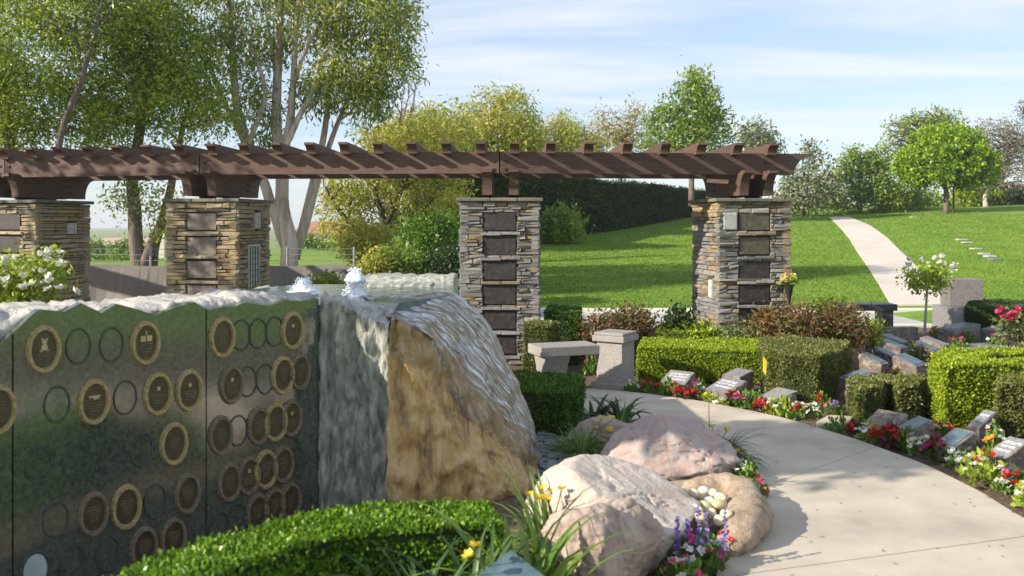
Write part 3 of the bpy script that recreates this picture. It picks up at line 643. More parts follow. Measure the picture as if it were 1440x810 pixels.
for th, offs in ((TH_M, (-.155, .175)), (TH_R, (-.16, .17)), (TH_L, (-.17, .17)), (TH_LL, (-.17, .17))):
    d = np.array([math.sin(th), -math.cos(th)]); s = np.array([math.cos(th), math.sin(th)]); c = arc(th)
    for of in offs:
        mbb = MB(); cc = c+s*of
        mbb.extrude(cove(-.86, .70, 2.135, 2.447, .035, .17), (cc[0], cc[1], 0), (d[0], d[1], 0), (0, 0, 1), (s[0], s[1], 0), -.06, .06)
        b = mbb.build('bolster', M['wood'], perg)
        bp = MB()
        for a_ in (.05, .12):
            for zz_ in (2.22, 2.30): q = cc+d*(-.45+a_)+s*(.064 if of > 0 else -.064); bp.box((q[0], q[1], zz_), (.02, .022, .022), th+math.pi/2)
        stuff(bp.build('bolt', M['steel_dark'], b, origin=perg['_o']))
        fm = MB(); fm.box((cc[0], cc[1], 2.117), (.09, .3, .04), th); fm.build('bearing_plate', M['steel_dark'], perg)

# ------------------------------------------------------------------ memorial wall with medallions
wd = np.array([math.cos(math.radians(50)), math.sin(math.radians(50))])
wB = np.array([(448-720)/FPX*5.8, 5.8]); wA = wB-wd*1.817; wn = np.array([wd[1], -wd[0]])     # wn points to the viewer
def wall_uz(px, py):
    """u along the wall from wA and height, where the sight line meets the wall's face"""
    tx = (px-720)/FPX                      # X = tx*Y
    # wA + u wd : x = tx*y
    u = (tx*wA[1]-wA[0])/(wd[0]-tx*wd[1]); Y = wA[1]+u*wd[1]; return u, EYE+(HZ-py)/FPX*Y
def wpt(u, d, z): p = wA+wd*u+wn*d; return (p[0], p[1], z)
wall = thing('memorial_wall', 'dark polished granite memorial wall covered in oval bronze medallions', 'memorial wall', (wA[0]+wd[0]*.9, wA[1]+wd[1]*.9, 0))
jag_px = [(-60, 492), (0, 484), (54, 435), (91, 438), (114, 426), (143, 440), (164, 427), (190, 434), (218, 443), (245, 433), (273, 425), (292, 436), (313, 431), (330, 431), (345, 425), (362, 428), (377, 430), (404, 422), (425, 424), (449, 420)]
jag = [wall_uz(*p) for p in jag_px]; ju = np.array([q[0] for q in jag]); jz = np.array([q[1] for q in jag])
JZ = lambda u: np.interp(u, ju, jz)
u0, u1, u2 = wall_uz(18, 500)[0], wall_uz(290, 500)[0], wall_uz(448, 500)[0]
for (a_, b_) in ((u0-1.1, u0-.004), (u0+.004, u1-.004), (u1+.004, u2)):
    us = sorted(set([a_, b_]+[q for q in ju if a_ < q < b_])); mbw = MB()
    top = [(u, JZ(u) if u > ju[0] else 1.28) for u in us]; prof = [(a_, -.05), (b_, -.05)]+top[::-1]
    mbw.extrude(prof, (wA[0], wA[1], 0), (wd[0], wd[1], 0), (0, 0, 1), (wn[0], wn[1], 0), -.05, 0)
    mbw.build('panel', M['granite_pol'], wall)
# rough rock edge above and behind the polished face
us = np.linspace(u0-1.1, u2+.02, 330); rows = []
for j, (d, f) in enumerate(((-.049, -.25), (-.047, 0.0), (-.055, .25), (-.08, .55), (-.115, .82), (-.17, 1.0), (-.30, 1.03), (-.46, 1.0), (-.55, .9))):
    r = []
    for u in us:
        z0_ = JZ(u) if u > ju[0] else 1.26
        zt = 1.335+.03*fnoise((u*2.2, 0, 3), 1.5)
        z = z0_+(zt-z0_)*f if f > 0 else z0_+f*.12
        if j >= 2: z += .022*fnoise((u*7, d*7, 1), 1.6)+.012*fnoise((u*26, d*26, 4), 1.3)
        dd = d+(.02*fnoise((u*8, z*8, 5), 1.3) if j >= 2 else 0)
        r.append(wpt(u, dd, z))
    rows.append(r)
rows.append([wpt(u, -.56, -.05) for u in us]); rows.insert(0, [wpt(u, -.052, -.05) for u in us])
R_ = np.array(rows); nr, nc = R_.shape[:2]; I = np.arange(nr*nc).reshape(nr, nc)
F = np.stack([I[:-1, :-1], I[:-1, 1:], I[1:, 1:], I[1:, :-1]], -1).reshape(-1, 4)
mesh_np('rough_edge', R_.reshape(-1, 3), F, M['granite_rough'], wall, smooth=True)

def oval_ring(mb, u, z, rx0, ry0, rx1, ry1, d0, d1, n=32, beads=0):
    """ring between two ovals: flat band from d0 (base) up to d1"""
    vs = []
    for k in range(n):
        c_, s_ = math.cos(2*math.pi*k/n), math.sin(2*math.pi*k/n); b = 1+(.035 if (beads and k % 2) else 0)
        rm = .5
        vs += [wpt(u+c_*rx0*b, d0, z+s_*ry0*b), wpt(u+c_*(rx0*.75+rx1*.25)*b, d1, z+s_*(ry0*.75+ry1*.25)*b), wpt(u+c_*(rx0*.3+rx1*.7), d1, z+s_*(ry0*.3+ry1*.7)), wpt(u+c_*rx1, d0, z+s_*ry1)]
    fs = []
    for k in range(n):
        k2 = (k+1) % n
        for j in range(3): fs.append((k*4+j, k2*4+j, k2*4+j+1, k*4+j+1))
    mb.add(vs, fs)
def oval_disc(mb, u, z, rx, ry, d, n=28):
    mb.add([wpt(u, d, z)]+[wpt(u+rx*math.cos(2*math.pi*k/n), d, z+ry*math.sin(2*math.pi*k/n)) for k in range(n)], [(0, 1+k, 1+(k+1) % n) for k in range(n)])
MEDS = [(61, 491.5, 'b', 'bear'), (204, 482.5, 'b', 'pair'), (131.7, 565, 'b', 'bird'), (221.5, 554, 'b', 'mark'), (265.5, 549, 'b', 'mark'), (244, 624, 'b', ''), (312, 474.5, 'b', ''), (410.5, 465, 'b', 'mark'), (397, 527.6, 'b', ''),
        (325, 541, 'd', 'mark'), (421, 523, 'd', ''), (363, 599, 'd', 'line'), (386.6, 593.5, 'b', 'line'), (409, 588, 'd', 'mark'), (310, 612, 'd', ''), (322, 678, 'd', ''), (349, 669, 'd', 'mark'), (373, 660, 'b', 'line'), (397, 653, 'd', ''),
        (131, 722.5, 'd', 'line'), (177, 713, 'b', 'line'), (263, 694, 'd', 'line'), (202, 770, 'd', 'line'), (243, 757, 'd', 'line'), (361, 720, 'd', ''), (385, 712, 'd', ''), (408, 704, 'd', ''), (-3, 576, 'b', '')]
for px, py, kd, em in MEDS:
    u, z = wall_uz(px, py); rx, ry = .083, .117
    if kd == 'd': rx, ry = .078, .112
    mbm = MB(); oval_ring(mbm, u, z, rx, ry, rx*.68, ry*.74, .001, .022, 40, beads=1)
    md = mbm.build('medallion', M['bronze' if kd == 'b' else 'bronze_dark'], wall, smooth=False)
    mbp = MB(); oval_disc(mbp, u, z, rx*.70, ry*.75, .009); mbp.build('plate', M['bronze_face'], md, origin=wall['_o'])
    mbl = MB()
    def bar(cu, cz, w_, h_): 
        mbl.extrude([(-w_/2, -h_/2), (w_/2, -h_/2), (w_/2, h_/2), (-w_/2, h_/2)], wpt(u+cu, .010, z+cz), (wd[0], wd[1], 0), (0, 0, 1), (wn[0], wn[1], 0), 0, .004)
    mbt = mbl; mbl = MB()
    if em == 'bear':
        for (cu, cz, w_, h_) in ((0, .038, .024, .026), (-.012, .052, .01, .01), (.012, .052, .01, .01), (0, .012, .030, .032), (-.014, -.004, .014, .014), (.014, -.004, .014, .014)):
            n_ = 10; mbl.add([wpt(u+cu+w_/2*math.cos(6.283*k/n_), .0135, z+cz+h_/2*math.sin(6.283*k/n_)) for k in range(n_)], [tuple(range(n_))])
    elif em == 'pair': bar(-.017, .025, .028, .03); bar(.018, .025, .028, .03); bar(0, .055, .006, .022)
    elif em == 'bird': bar(0, .028, .06, .01); bar(.008, .018, .028, .008)
    elif em == 'mark': bar(0, .03, .016, .02)
    if mbl.v: stuff(mbl.build('emblem', M['bronze_bright'], md, origin=wall['_o']))
    mbl = mbt
    rows_ = 6 if em in ('line', '') else 4; w0 = .075 if em != '' else .062
    for k in range(rows_): bar(0, (.036 if em in ('line', '') else -.004)-k*.0135, w0*(1-.12*abs(k-1)), .0032)
    stuff(mbl.build('inscription', M['bronze_dark'], md, origin=wall['_o']))
RINGS = [(110, 487), (156.7, 484.6), (80, 568.5), (176, 559), (54.7, 653.5), (106, 646.6), (154, 639), (199, 632), (339, 471), (362.7, 469), (386, 466), (348, 536.7), (373, 533), (334.6, 605.7), (417, 648), (217.7, 704), (78, 730), (101, 791), (151, 778), (307, 741), (333, 730)]
for px, py in RINGS:
    u, z = wall_uz(px, py); mbm = MB(); oval_ring(mbm, u, z, .066, .092, .056, .081, .001, .008, 32); mbm.build('ring', M['patina'], wall)
u, z = wall_uz(49, 802); mbm = MB(); oval_ring(mbm, u, z, .07, .096, .056, .081, .001, .01, 32); rg = mbm.build('ring', M['patina'], wall)
mbm = MB(); oval_disc(mbm, u, z, .056, .081, .006); mbm.build('reflection_disc', M['pale_reflection'], rg, origin=wall['_o'])  # disc painted pale for the light reflecting inside the empty ring

# ------------------------------------------------------------------ fountain rock, pool and falling water
m, t, p = base_mat('rust stained boulder face'); L = t.links.new
tcn = nd(t, 'ShaderNodeTexCoord'); mpn = nd(t, 'ShaderNodeMapping'); mpn.inputs['Scale'].default_value = (2.6, 2.6, .75); L(tcn.outputs['Object'], mpn.inputs[0])
na = nd(t, 'ShaderNodeTexNoise'); na.inputs['Scale'].default_value = 3.4; na.inputs['Detail'].default_value = 10; na.inputs['Roughness'].default_value = .65; na.inputs['Distortion'].default_value = .6; L(mpn.outputs[0], na.inputs[0])
ra = ramp(t, [(.27, (.09, .06, .033)), (.39, (.29, .19, .08)), (.50, (.52, .34, .12)), (.62, (.58, .44, .23)), (.72, (.36, .28, .18)), (.82, (.50, .43, .33))]); L(na.outputs['Fac'], ra.inputs[0]); L(ra.outputs[0], p.inputs['Base Color'])
p.inputs['Roughness'].default_value = .5
bn = nd(t, 'ShaderNodeBump'); bn.inputs['Strength'].default_value = .9; bn.inputs['Distance'].default_value = .04
nb_ = nd(t, 'ShaderNodeTexNoise'); nb_.inputs['Scale'].default_value = 9; nb_.inputs['Detail'].default_value = 10; L(mpn.outputs[0], nb_.inputs[0]); L(nb_.outputs['Fac'], bn.inputs['Height']); L(bn.outputs[0], p.inputs['Normal'])
M['rust'] = m
m, t, p = base_mat('running water film'); L = t.links.new
uvn = nd(t, 'ShaderNodeUVMap'); mpn = nd(t, 'ShaderNodeMapping'); mpn.inputs['Scale'].default_value = (30, 4.5, 1); L(uvn.outputs[0], mpn.inputs[0])
na = nd(t, 'ShaderNodeTexNoise'); na.inputs['Scale'].default_value = 1.0; na.inputs['Detail'].default_value = 7; na.inputs['Distortion'].default_value = 1.3; na.inputs['Roughness'].default_value = .62; L(mpn.outputs[0], na.inputs[0])
ra = ramp(t, [(.47, (0, 0, 0)), (.68, (.92, .92, .92))]); spx = nd(t, 'ShaderNodeSeparateXYZ'); L(uvn.outputs[0], spx.inputs[0]); mr = nd(t, 'ShaderNodeMapRange', interpolation_type='SMOOTHSTEP'); mr.inputs['From Min'].default_value = .0; mr.inputs['From Max'].default_value = .42; mr.inputs['To Min'].default_value = -.22; mr.inputs['To Max'].default_value = .03; L(spx.outputs[0], mr.inputs['Value']); ad = nd(t, 'ShaderNodeMath', operation='ADD'); L(na.outputs['Fac'], ad.inputs[0]); L(mr.outputs[0], ad.inputs[1]); L(ad.outputs[0], ra.inputs[0])
p.inputs['Base Color'].default_value = (.80, .84, .86, 1); p.inputs['Roughness'].default_value = .2
gl = nd(t, 'ShaderNodeBsdfGlossy'); gl.inputs['Roughness'].default_value = .12; trn = nd(t, 'ShaderNodeBsdfTransparent')
fr = nd(t, 'ShaderNodeFresnel'); fr.inputs['IOR'].default_value = 1.33
bn = nd(t, 'ShaderNodeBump'); bn.inputs['Strength'].default_value = .8; bn.inputs['Distance'].default_value = .03; L(na.outputs['Fac'], bn.inputs['Height'])
for q in (p.inputs['Normal'], gl.inputs['Normal'], fr.inputs['Normal']): L(bn.outputs[0], q)
m1 = nd(t, 'ShaderNodeMixShader'); L(fr.outputs[0], m1.inputs[0]); L(trn.outputs[0], m1.inputs[1]); L(gl.outputs[0], m1.inputs[2])
m2 = nd(t, 'ShaderNodeMixShader'); L(ra.outputs[0], m2.inputs[0]); L(m1.outputs[0], m2.inputs[1]); L(p.outputs[0], m2.inputs[2]); L(m2.outputs[0], t.nodes['Material Output'].inputs[0])
M['water_film'] = m
m, t, p = base_mat('pool water'); p.inputs['Base Color'].default_value = (.10, .15, .16, 1); p.inputs['Roughness'].default_value = .06; p.inputs['Specular IOR Level'].default_value = .6
bn = nd(t, 'ShaderNodeBump'); bn.inputs['Strength'].default_value = .5; bn.inputs['Distance'].default_value = .02
na = nd(t, 'ShaderNodeTexNoise'); na.inputs['Scale'].default_value = 14; na.inputs['Detail'].default_value = 4; t.links.new(na.outputs['Fac'], bn.inputs['Height']); t.links.new(bn.outputs[0], p.inputs['Normal'])
M['pool'] = m

fount = thing('fountain', 'rust stained boulder fountain with water sheeting down its right side', 'fountain', (-.3, 6.6, 0))
# columns across the boulder, left to right: base, front top edge, silhouette behind (photo pixels + depth)
NC = 10
Bp = [W(545, 0, 5.66), W(570, 0, 5.68), W(600, 0, 5.72), W(630, 0, 5.78), W(660, 0, 5.86), W(690, 0, 5.94), W(715, 0, 6.02), W(735, 0, 6.10), W(752, 0, 6.20), W(760, 0, 6.36)]
Ep = [W(548, 447, 5.69), W(574, 457, 5.77), W(604, 474, 5.88), W(628, 508, 6.0), W(650, 546, 6.12), W(684, 581, 6.26), W(712, 610, 6.38), W(735, 632, 6.5), W(752, 648, 6.62), W(761, 656, 6.76)]
Sp = [W(505, 416, 6.9), W(545, 416, 7.0), W(600, 415, 7.05), W(640, 417, 7.1), W(672, 441, 7.1), W(696, 474, 7.1), W(717, 514, 7.1), W(735, 556, 7.08), W(752, 606, 7.05), W(763, 646, 7.0)]
for P in Bp: P[2] = -.04
def cat(P, n):
    P = np.array(P); t_ = np.linspace(0, len(P)-1, n); i = np.clip(np.floor(t_).astype(int), 0, len(P)-2); u = (t_-i)[:, None]
    p0, p1, p2, p3 = P[np.clip(i-1, 0, None)], P[i], P[i+1], P[np.clip(i+2, None, len(P)-1)]
    return .5*((2*p1)+(-p0+p2)*u+(2*p0-5*p1+4*p2-p3)*u**2+(-p0+3*p1-3*p2+p3)*u**3)
nc = 90; B_, E_, S_ = cat(Bp, nc), cat(Ep, nc), cat(Sp, nc)
rows = []
nf = 40
for k in range(nf):
    f = k/(nf-1); r = B_*(1-f)+E_*f; r[:, 1] += -.06*math.sin(f*math.pi)
    rows.append(r)
nw = 34
for k in range(1, nw):
    f = k/(nw-1); r = E_*(1-f)+S_*f; hump = math.sin(f*math.pi)
    r[:, 2] += .055*hump*np.linspace(.25, 1, nc)**1.0; rows.append(r)
for f in (.12, .5, 1.0):
    r = S_.copy(); r[:, 1] += .25*f; r[:, 2] = S_[:, 2]*(1-f)-.04*f; rows.append(r)
R_ = np.array(rows)
for i in range(R_.shape[0]):
    for j in range(nc):
        if i < nf+nw-1: R_[i, j, 0] += .022*fnoise((R_[i, j, 1]*3, R_[i, j, 2]*7, j*.08), 1.2)
        q = R_[i, j]; a_ = fnoise(q, 2.2); b_ = fnoise(q+7, 7.0)
        inface = i < nf; amp = .085 if inface else .022; e = 1.0 if 2 < j < nc-2 else .4
        R_[i, j, 1] -= (amp*a_+.030*b_+(.012*fnoise((q[0]*3, q[1]*3, q[2]*1.0), 7.0) if inface else 0))*e*(1 if inface else .4)
        if not inface and i < nf+nw-1: R_[i, j, 2] += (.03*a_+.012*b_)*e
nr = R_.shape[0]; I = np.arange(nr*nc).reshape(nr, nc)
F = np.stack([I[:-1, :-1], I[:-1, 1:], I[1:, 1:], I[1:, :-1]], -1).reshape(-1, 4)
mesh_np('boulder', R_.reshape(-1, 3), F, M['rust'], fount, smooth=True)
# water film over the top and right slope
WF = R_[nf-9:nf+nw-1].copy(); WF[:, :, 1] -= .012; WF[:, :, 2] += .010
nr2 = WF.shape[0]; I = np.arange(nr2*nc).reshape(nr2, nc); F = np.stack([I[:-1, :-1], I[:-1, 1:], I[1:, 1:], I[1:, :-1]], -1).reshape(-1, 4)
wf = mesh_np('falling_water', WF.reshape(-1, 3), F, M['water_film'], fount, smooth=True)
uvl = wf.data.uv_layers.new(name='UVMap'); uu = np.zeros((nr2*nc, 2)); jj, ii = np.meshgrid(np.arange(nc), np.arange(nr2)); 
uu[:, 0] = (ii/nr2).ravel(); uu[:, 1] = (jj/nc).ravel()*2.2
li = np.zeros(len(wf.data.loops), dtype=np.int32); wf.data.loops.foreach_get('vertex_index', li); uvl.data.foreach_set('uv', uu[li].astype(np.float32).ravel())
# grey streaked end face between the wall and the boulder
e0 = np.array([wB[0]+.004, wB[1]]); e1 = np.array(Bp[0][:2])+np.array([.004, .012]); nS = 60; nZ = 44; rows = []
for k in range(nZ):
    f = k/(nZ-1); r = []
    for j in range(nS):
        s_ = j/(nS-1); q = e0*(1-s_)+e1*s_; tz = np.interp(s_, (0, .1, .25, .42, .6, .8, 1), (1.305, 1.285, 1.285, 1.24, 1.20, 1.175, 1.155))+.012*fnoise((s_*8, 0, 2), 1.0)
        z = -.05+(tz+.05)*f; fl = .050*(mnoise.noise(Vector((s_*9, z*.7, 0)))) + .040*fnoise((s_*6, z*5, 3), 1.2)+.015*fnoise((s_*20, z*14, 3), 1.2)
        r.append((q[0]-.1*fl, q[1]+.05*math.sin(math.pi*s_)-fl+.05*(1-f)*0, z))
    rows.append(r)
lastz = np.array(rows[-1]); top2 = lastz.copy(); top2[:, 1] += .12; top2[:, 2] += .03+.03*np.array([fnoise((j*.3, 0, 0), 1.0) for j in range(nS)]); rows.append(top2.tolist())
top3 = lastz.copy(); top3[:, 1] += .5; top3[:, 2] = 1.24; rows.append(top3.tolist())
R2 = np.array(rows); nr = R2.shape[0]; I = np.arange(nr*nS).reshape(nr, nS); F = np.stack([I[:-1, :-1], I[:-1, 1:], I[1:, 1:], I[1:, :-1]], -1).reshape(-1, 4)
fm = np.zeros(len(F), dtype=np.int32); fm[(nZ-1)*(nS-1):] = 1
o = mesh_np('end_rock', R2.reshape(-1, 3), F, [M['strip_rock'], M['granite_rough']], fount, smooth=True); o.data.polygons.foreach_set('material_index', fm)
# pool on top, its far rim, jets
pool_poly = [W(395, 412, 6.35)[:2], W(470, 412, 6.05)[:2], W(560, 412, 6.2)[:2], W(640, 412, 7.1)[:2], W(640, 412, 8.2)[:2], W(420, 412, 8.2)[:2], W(330, 412, 7.4)[:2]]
mb = MB(); mb.prism([tuple(q) for q in pool_poly], .2, 1.235); mb.build('pool_water', M['pool'], fount)
def rough_slab(name, px0, px1, ytop, Y, dep, zb, m, parent, seed):
    a_, b_ = W(px0, ytop, Y), W(px1, ytop, Y); n1_, n2_ = 44, 10; rws = []
    prof = [(0, zb), (0, .0), (.02, 1), (.3, 1), (.7, 1), (1, 1), (1.02, 0)]
    prof = [(0.0, 0.0), (-.01, .35), (0.0, .7), (.03, .95), (.15, 1.0), (.5, 1.0), (.85, 1.0), (.99, .93), (1.0, 0)]
    for (dd, f) in prof:
        r = []
        for j in range(n1_):
            s_ = j/(n1_-1); q = a_*(1-s_)+b_*s_; z = zb+(a_[2]-zb)*f
            r.append((q[0], q[1]+dd*dep+.03*fnoise((s_*9+seed, f*3, dd), 1.4), z+(.018*fnoise((s_*8+seed, dd*4, 1), 1.5) if f > .5 else 0)))
        rws.append(r)
    R = np.array(rws); I = np.arange(R.shape[0]*n1_).reshape(R.shape[0], n1_); F = np.stack([I[:-1, :-1], I[:-1, 1:], I[1:, 1:], I[1:, :-1]], -1).reshape(-1, 4)
    e = R.shape[0]; 
    o = mesh_np(name, R.reshape(-1, 3), F, m, parent, smooth=True)
    bm = bmesh.new(); bm.from_mesh(o.data); bm.verts.ensure_lookup_table()
    for j in (0, n1_-1):
        try: bm.faces.new([bm.verts[int(I[i, j])] for i in range(e)])
        except ValueError: pass
    bmesh.ops.recalc_face_normals(bm, faces=bm.faces[:]); bm.to_mesh(o.data); bm.free(); return o
rough_slab('rim_rock', 505, 638, 390, 8.3, .7, .1, M['strip_rock'], fount, 3)
rough_slab('rim_rock', 515, 606, 401, 7.9, .38, .9, M['strip_rock'], fount, 8)
rough_slab('rim_rock', 355, 470, 406, 8.25, .3, .3, M['strip_rock'], fount, 5)
def jet(px, ytop, Y, hw, seed):
    hw *= 1.1
    c = W(px, 413, Y); top = W(px, ytop, Y); hgt = top[2]-1.22; w = hw*Y/FPX; n_, k_ = 40, 30; vs = []
    for i in range(k_):
        f = i/(k_-1); r = w*(1-f**2.6)*(.82+.3*math.sin(f*9+seed))+.006
        for j in range(n_):
            a_ = 2*math.pi*j/n_; rr = r*(1+.22*fnoise((math.cos(a_)*1.5+seed, math.sin(a_)*1.5, f*4), 3.0))
            vs.append((c[0]+rr*math.cos(a_), c[1]+rr*math.sin(a_), 1.22+hgt*f*(1+.04*fnoise((a_, f, seed), 2))))
    fs = [(i*n_+j, i*n_+(j+1) % n_, (i+1)*n_+(j+1) % n_, (i+1)*n_+j) for i in range(k_-1) for j in range(n_)]
    mbj = MB(); mbj.add(vs, fs)
    r_ = random.Random(seed)
    for _ in range(420):
        a_ = r_.random()*6.28; rr = w*r_.uniform(.55, 1.25); z = 1.24+hgt*r_.random()**1.6*.9; s_ = r_.uniform(.002, .006); rr *= (1-.6*(z-1.24)/hgt)
        x, y = c[0]+rr*math.cos(a_), c[1]+rr*math.sin(a_)
        mbj.add([(x+s_, y, z), (x-s_, y, z), (x, y+s_, z), (x, y-s_, z), (x, y, z+s_*1.3), (x, y, z-s_*1.3)], [(0, 2, 4), (2, 1, 4), (1, 3, 4), (3, 0, 4), (2, 0, 5), (1, 2, 5), (3, 1, 5), (0, 3, 5)])
    mbj.build('water_jet', M['foam'], fount, smooth=True)
jet(500, 376, 6.9, 15, 2); jet(427, 391, 6.7, 18, 5)

# ------------------------------------------------------------------ boulders by the path
rock('boulder', 'large pale cream boulder, broadest of the rocks beside the footpath', G(872, 775), (.52, .38, .325), 21, M['boulder_white'], sub=6, rz=-.30, sink=.34, planes=3, n1=.06, n2=.03, flat=[(-.25, -.3, 1, .92), (.55, -.1, .82, .41), (-.5, -.7, .5, .85), (.2, -.9, .5, .8)])
rock('boulder', 'rose and grey banded boulder in front of the path bend', G(940, 680), (.47, .34, .265), 5, M['boulder_pink'], sub=6, rz=-.1, sink=.22, planes=3, n1=.08, n2=.045, flat=[(.60, -.25, .75, .62), (-.66, -.3, .7, .60), (0, -1, .55, .70)])
rock('boulder', 'cracked tan boulder at the lower edge, nearest of the rocks', G(850, 842), (.31, .25, .275), 33, M['boulder_tan2'], sub=6, rz=.5, sink=.12, planes=7, n1=.16, n2=.05, flat=[(.1, -.2, 1, .76)])
rock('boulder', 'small grey rock half hidden among daylilies behind the banded boulder', G(850, 632), (.30, .22, .16), 8, M['boulder_tan2'], sub=5, rz=.2, sink=.25)
# basin rock with pebbles
pts = [G(962, 692, .10), G(1000, 686, .12), G(1034, 690, .12), G(1050, 708, .12), G(1050, 730, .11), G(1036, 754, .09), G(1014, 772, .06)]
P = cat(pts, 40); mb = MB(); n_ = 20
rad = np.interp(np.linspace(0, 1, 40), (0, .15, .5, .85, 1), (.06, .085, .105, .10, .06)); vs = []
for i in range(40):
    d = P[min(i+1, 39)]-P[max(i-1, 0)]; d = d/np.linalg.norm(d); s_ = np.array([-d[1], d[0], 0]); s_ /= np.linalg.norm(s_)
    for k in range(n_):
        a_ = 2*math.pi*k/n_; q = P[i]+s_*rad[i]*1.15*math.cos(a_)+np.array([0, 0, 1])*rad[i]*math.sin(a_)
        q = q+(q-P[i])*(.34*fnoise(q, 4.0)+.12*fnoise(q, 18.0)); vs.append(q)
fs = [(i*n_+k, i*n_+(k+1) % n_, (i+1)*n_+(k+1) % n_, (i+1)*n_+k) for i in range(39) for k in range(n_)]+[tuple(range(n_)), tuple(39*n_+k for k in range(n_))]
mb.add(vs, fs); o = mb.build('basin_rock', M['boulder_tan'], smooth=True); tag(o, 'curved tan rock rim holding cream pebbles at the path edge', 'rock')
pc = [(948, 695, .035), (960, 690, .045), (975, 693, .05), (990, 688, .045), (1003, 690, .04), (1012, 697, .045), (985, 700, .05), (998, 703, .045), (968, 704, .05), (1010, 710, .06), (990, 714, .065), (975, 716, .055), (1000, 722, .055), (1022, 722, .05), (985, 726, .05), (1012, 730, .05)]
def prow(y): return 0 if y <= 693 else 1 if y <= 705 else 2 if y <= 717 else 3
PEB = rock('pebble', None, (0, 0, 0), (.5, .5, .5), 3, M['pebble'], sub=3, planes=4, n1=.1, n2=.0)
for k, (px, py, r) in enumerate(pc):
    o = PEB if k == 0 else PEB.copy()
    if k: COL.objects.link(o)
    q = G(px, py, .17+.02*(k % 3)); o.location = (q[0], q[1], q[2]-.03); o.scale = (r*1.7*(1+.2*math.sin(k*3)), r*1.5, r*1.25); o.rotation_euler = (0.1*math.sin(k), .1*math.cos(k), k*1.1)
    row = [i for i in range(len(pc)) if prow(pc[i][1]) == prow(py)]; row.sort(key=lambda i: pc[i][0]); n_th = row.index(k); ordn = ('leftmost', 'second from left', 'third from left', 'fourth from left', 'fifth from left')
    tag(o, ('rightmost' if n_th == len(row)-1 else ordn[n_th])+' cream pebble in the '+('back', 'second', 'third', 'front')[prow(py)]+' row of the tan rock basin', 'pebble', 'cream pebbles in the rock basin')
mb = MB(); q = [G(940, 690, .06)[:2], G(1000, 684, .06)[:2], G(1055, 700, .06)[:2], G(1050, 750, .06)[:2], G(985, 755, .06)[:2]]; mb.prism([tuple(z) for z in q], -.02, .12); o = mb.build('basin_floor', M['boulder_tan']); struct(o)
# slate chips between the boulder and the hedge
chips = MB(); r_ = random.Random(4)
for k in range(260):
    q = G(r_.uniform(758, 815), r_.uniform(598, 690)); s_ = r_.uniform(.02, .06)
    chips.box((q[0], q[1], .02+r_.uniform(0, .02)), (s_*1.6, s_, .02), r_.uniform(0, 3.1), bev=.004)
stuff(chips.build('slate_gravel', M['slate_chip']))

# ------------------------------------------------------------------ granite bench and pedestal, black bench, monuments
def TOP(px, py, h): q = G(px, py, h); return q
ped = thing('granite_pedestal', 'pinkish granite pedestal with a moulded cap beside the curved bench', 'pedestal', (*G(868, 557)[:2], 0))
pc_ = np.array([*G(868, 551)[:2]])+np.array([0, .16]); rz = math.radians(-33); 
mb = MB(); mb.box((pc_[0], pc_[1], .305), (.30, .30, .49), rz, bev=.006); mb.build('shaft', M['pink_gran'], ped)
mb = MB(); mb.box((pc_[0], pc_[1], .045), (.39, .39, .09), rz, bev=.01); mb.build('base', M['pink_gran'], ped)
mb = MB(); mb.box((pc_[0], pc_[1], .555), (.375, .375, .065), rz, bev=.012); mb.box((pc_[0], pc_[1], .604), (.345, .345, .033), rz, bev=.01); mb.build('cap', M['pink_gran'], ped)
ben = thing('stone_bench', 'pinkish granite slab bench on a curved leg, joined to the pedestal', 'bench', (*G(800, 530)[:2], 0))
s0, s1 = np.array(G(760, 497, .42)[:2]), pc_+np.array([-.17, -.04]); d = s1-s0; ln = np.linalg.norm(d); an = math.atan2(d[1], d[0]); cc = (s0+s1)/2; nn = np.array([-d[1], d[0]])/ln
mb = MB(); mb.box((cc[0]+nn[0]*.18, cc[1]+nn[1]*.18, .43), (ln, .40, .10), an, bev=.008); mb.build('seat', M['pink_gran'], ben)
for f in (.24,):
    lc = s0+d*f+nn*.18; prof = [(-.17, 0), (.17, 0), (.15, .05), (.11, .12), (.10, .2), (.13, .28), (.19, .38), (-.19, .38), (-.13, .28), (-.10, .2), (-.11, .12), (-.15, .05)]
    mb = MB(); u_ = d/ln
    mb.extrude(prof, (lc[0], lc[1], 0), (nn[0], nn[1], 0), (0, 0, 1), (u_[0], u_[1], 0), -.10, .17); mb.build('leg', M['pink_gran'], ben)
bb = thing('black_bench', 'black granite bench by the far path, beyond the red leaved shrubs', 'bench', (*G(1218, 480)[:2], 0))
a_, b_ = W(1176, 428, 14.3), W(1262, 428, 14.3); cz = a_[2]
mb = MB(); mb.box(((a_[0]+b_[0])/2, 14.5, cz-.05), (b_[0]-a_[0], .42, .10), 0, bev=.006); mb.build('seat', M['black_gran'], bb)
for px in (1190, 1243): q = W(px, 0, 14.5); mb = MB(); mb.box((q[0], 14.5, (cz-.1)/2), (.16, .34, cz-.10), 0, bev=.005); mb.build('leg', M['black_gran'], bb)
mon = thing('cube_monument', 'dark speckled granite cube on a slanted slab, beside the standard rose', 'monument', (*G(1350, 470)[:2], 0))
a_ = W(1338, 393, 15.3); b_ = W(1382, 393, 15.3); zb = W(0, 431, 15.3)[2]; w_ = b_[0]-a_[0]
rzq = math.radians(-9)
mb = MB(); mb.box((a_[0]+w_*.55, 15.3+w_*.5, (a_[2]+zb)/2), (w_, w_, a_[2]-zb), rzq, bev=.008); mb.build('cube', M['dark_gran'], mon)
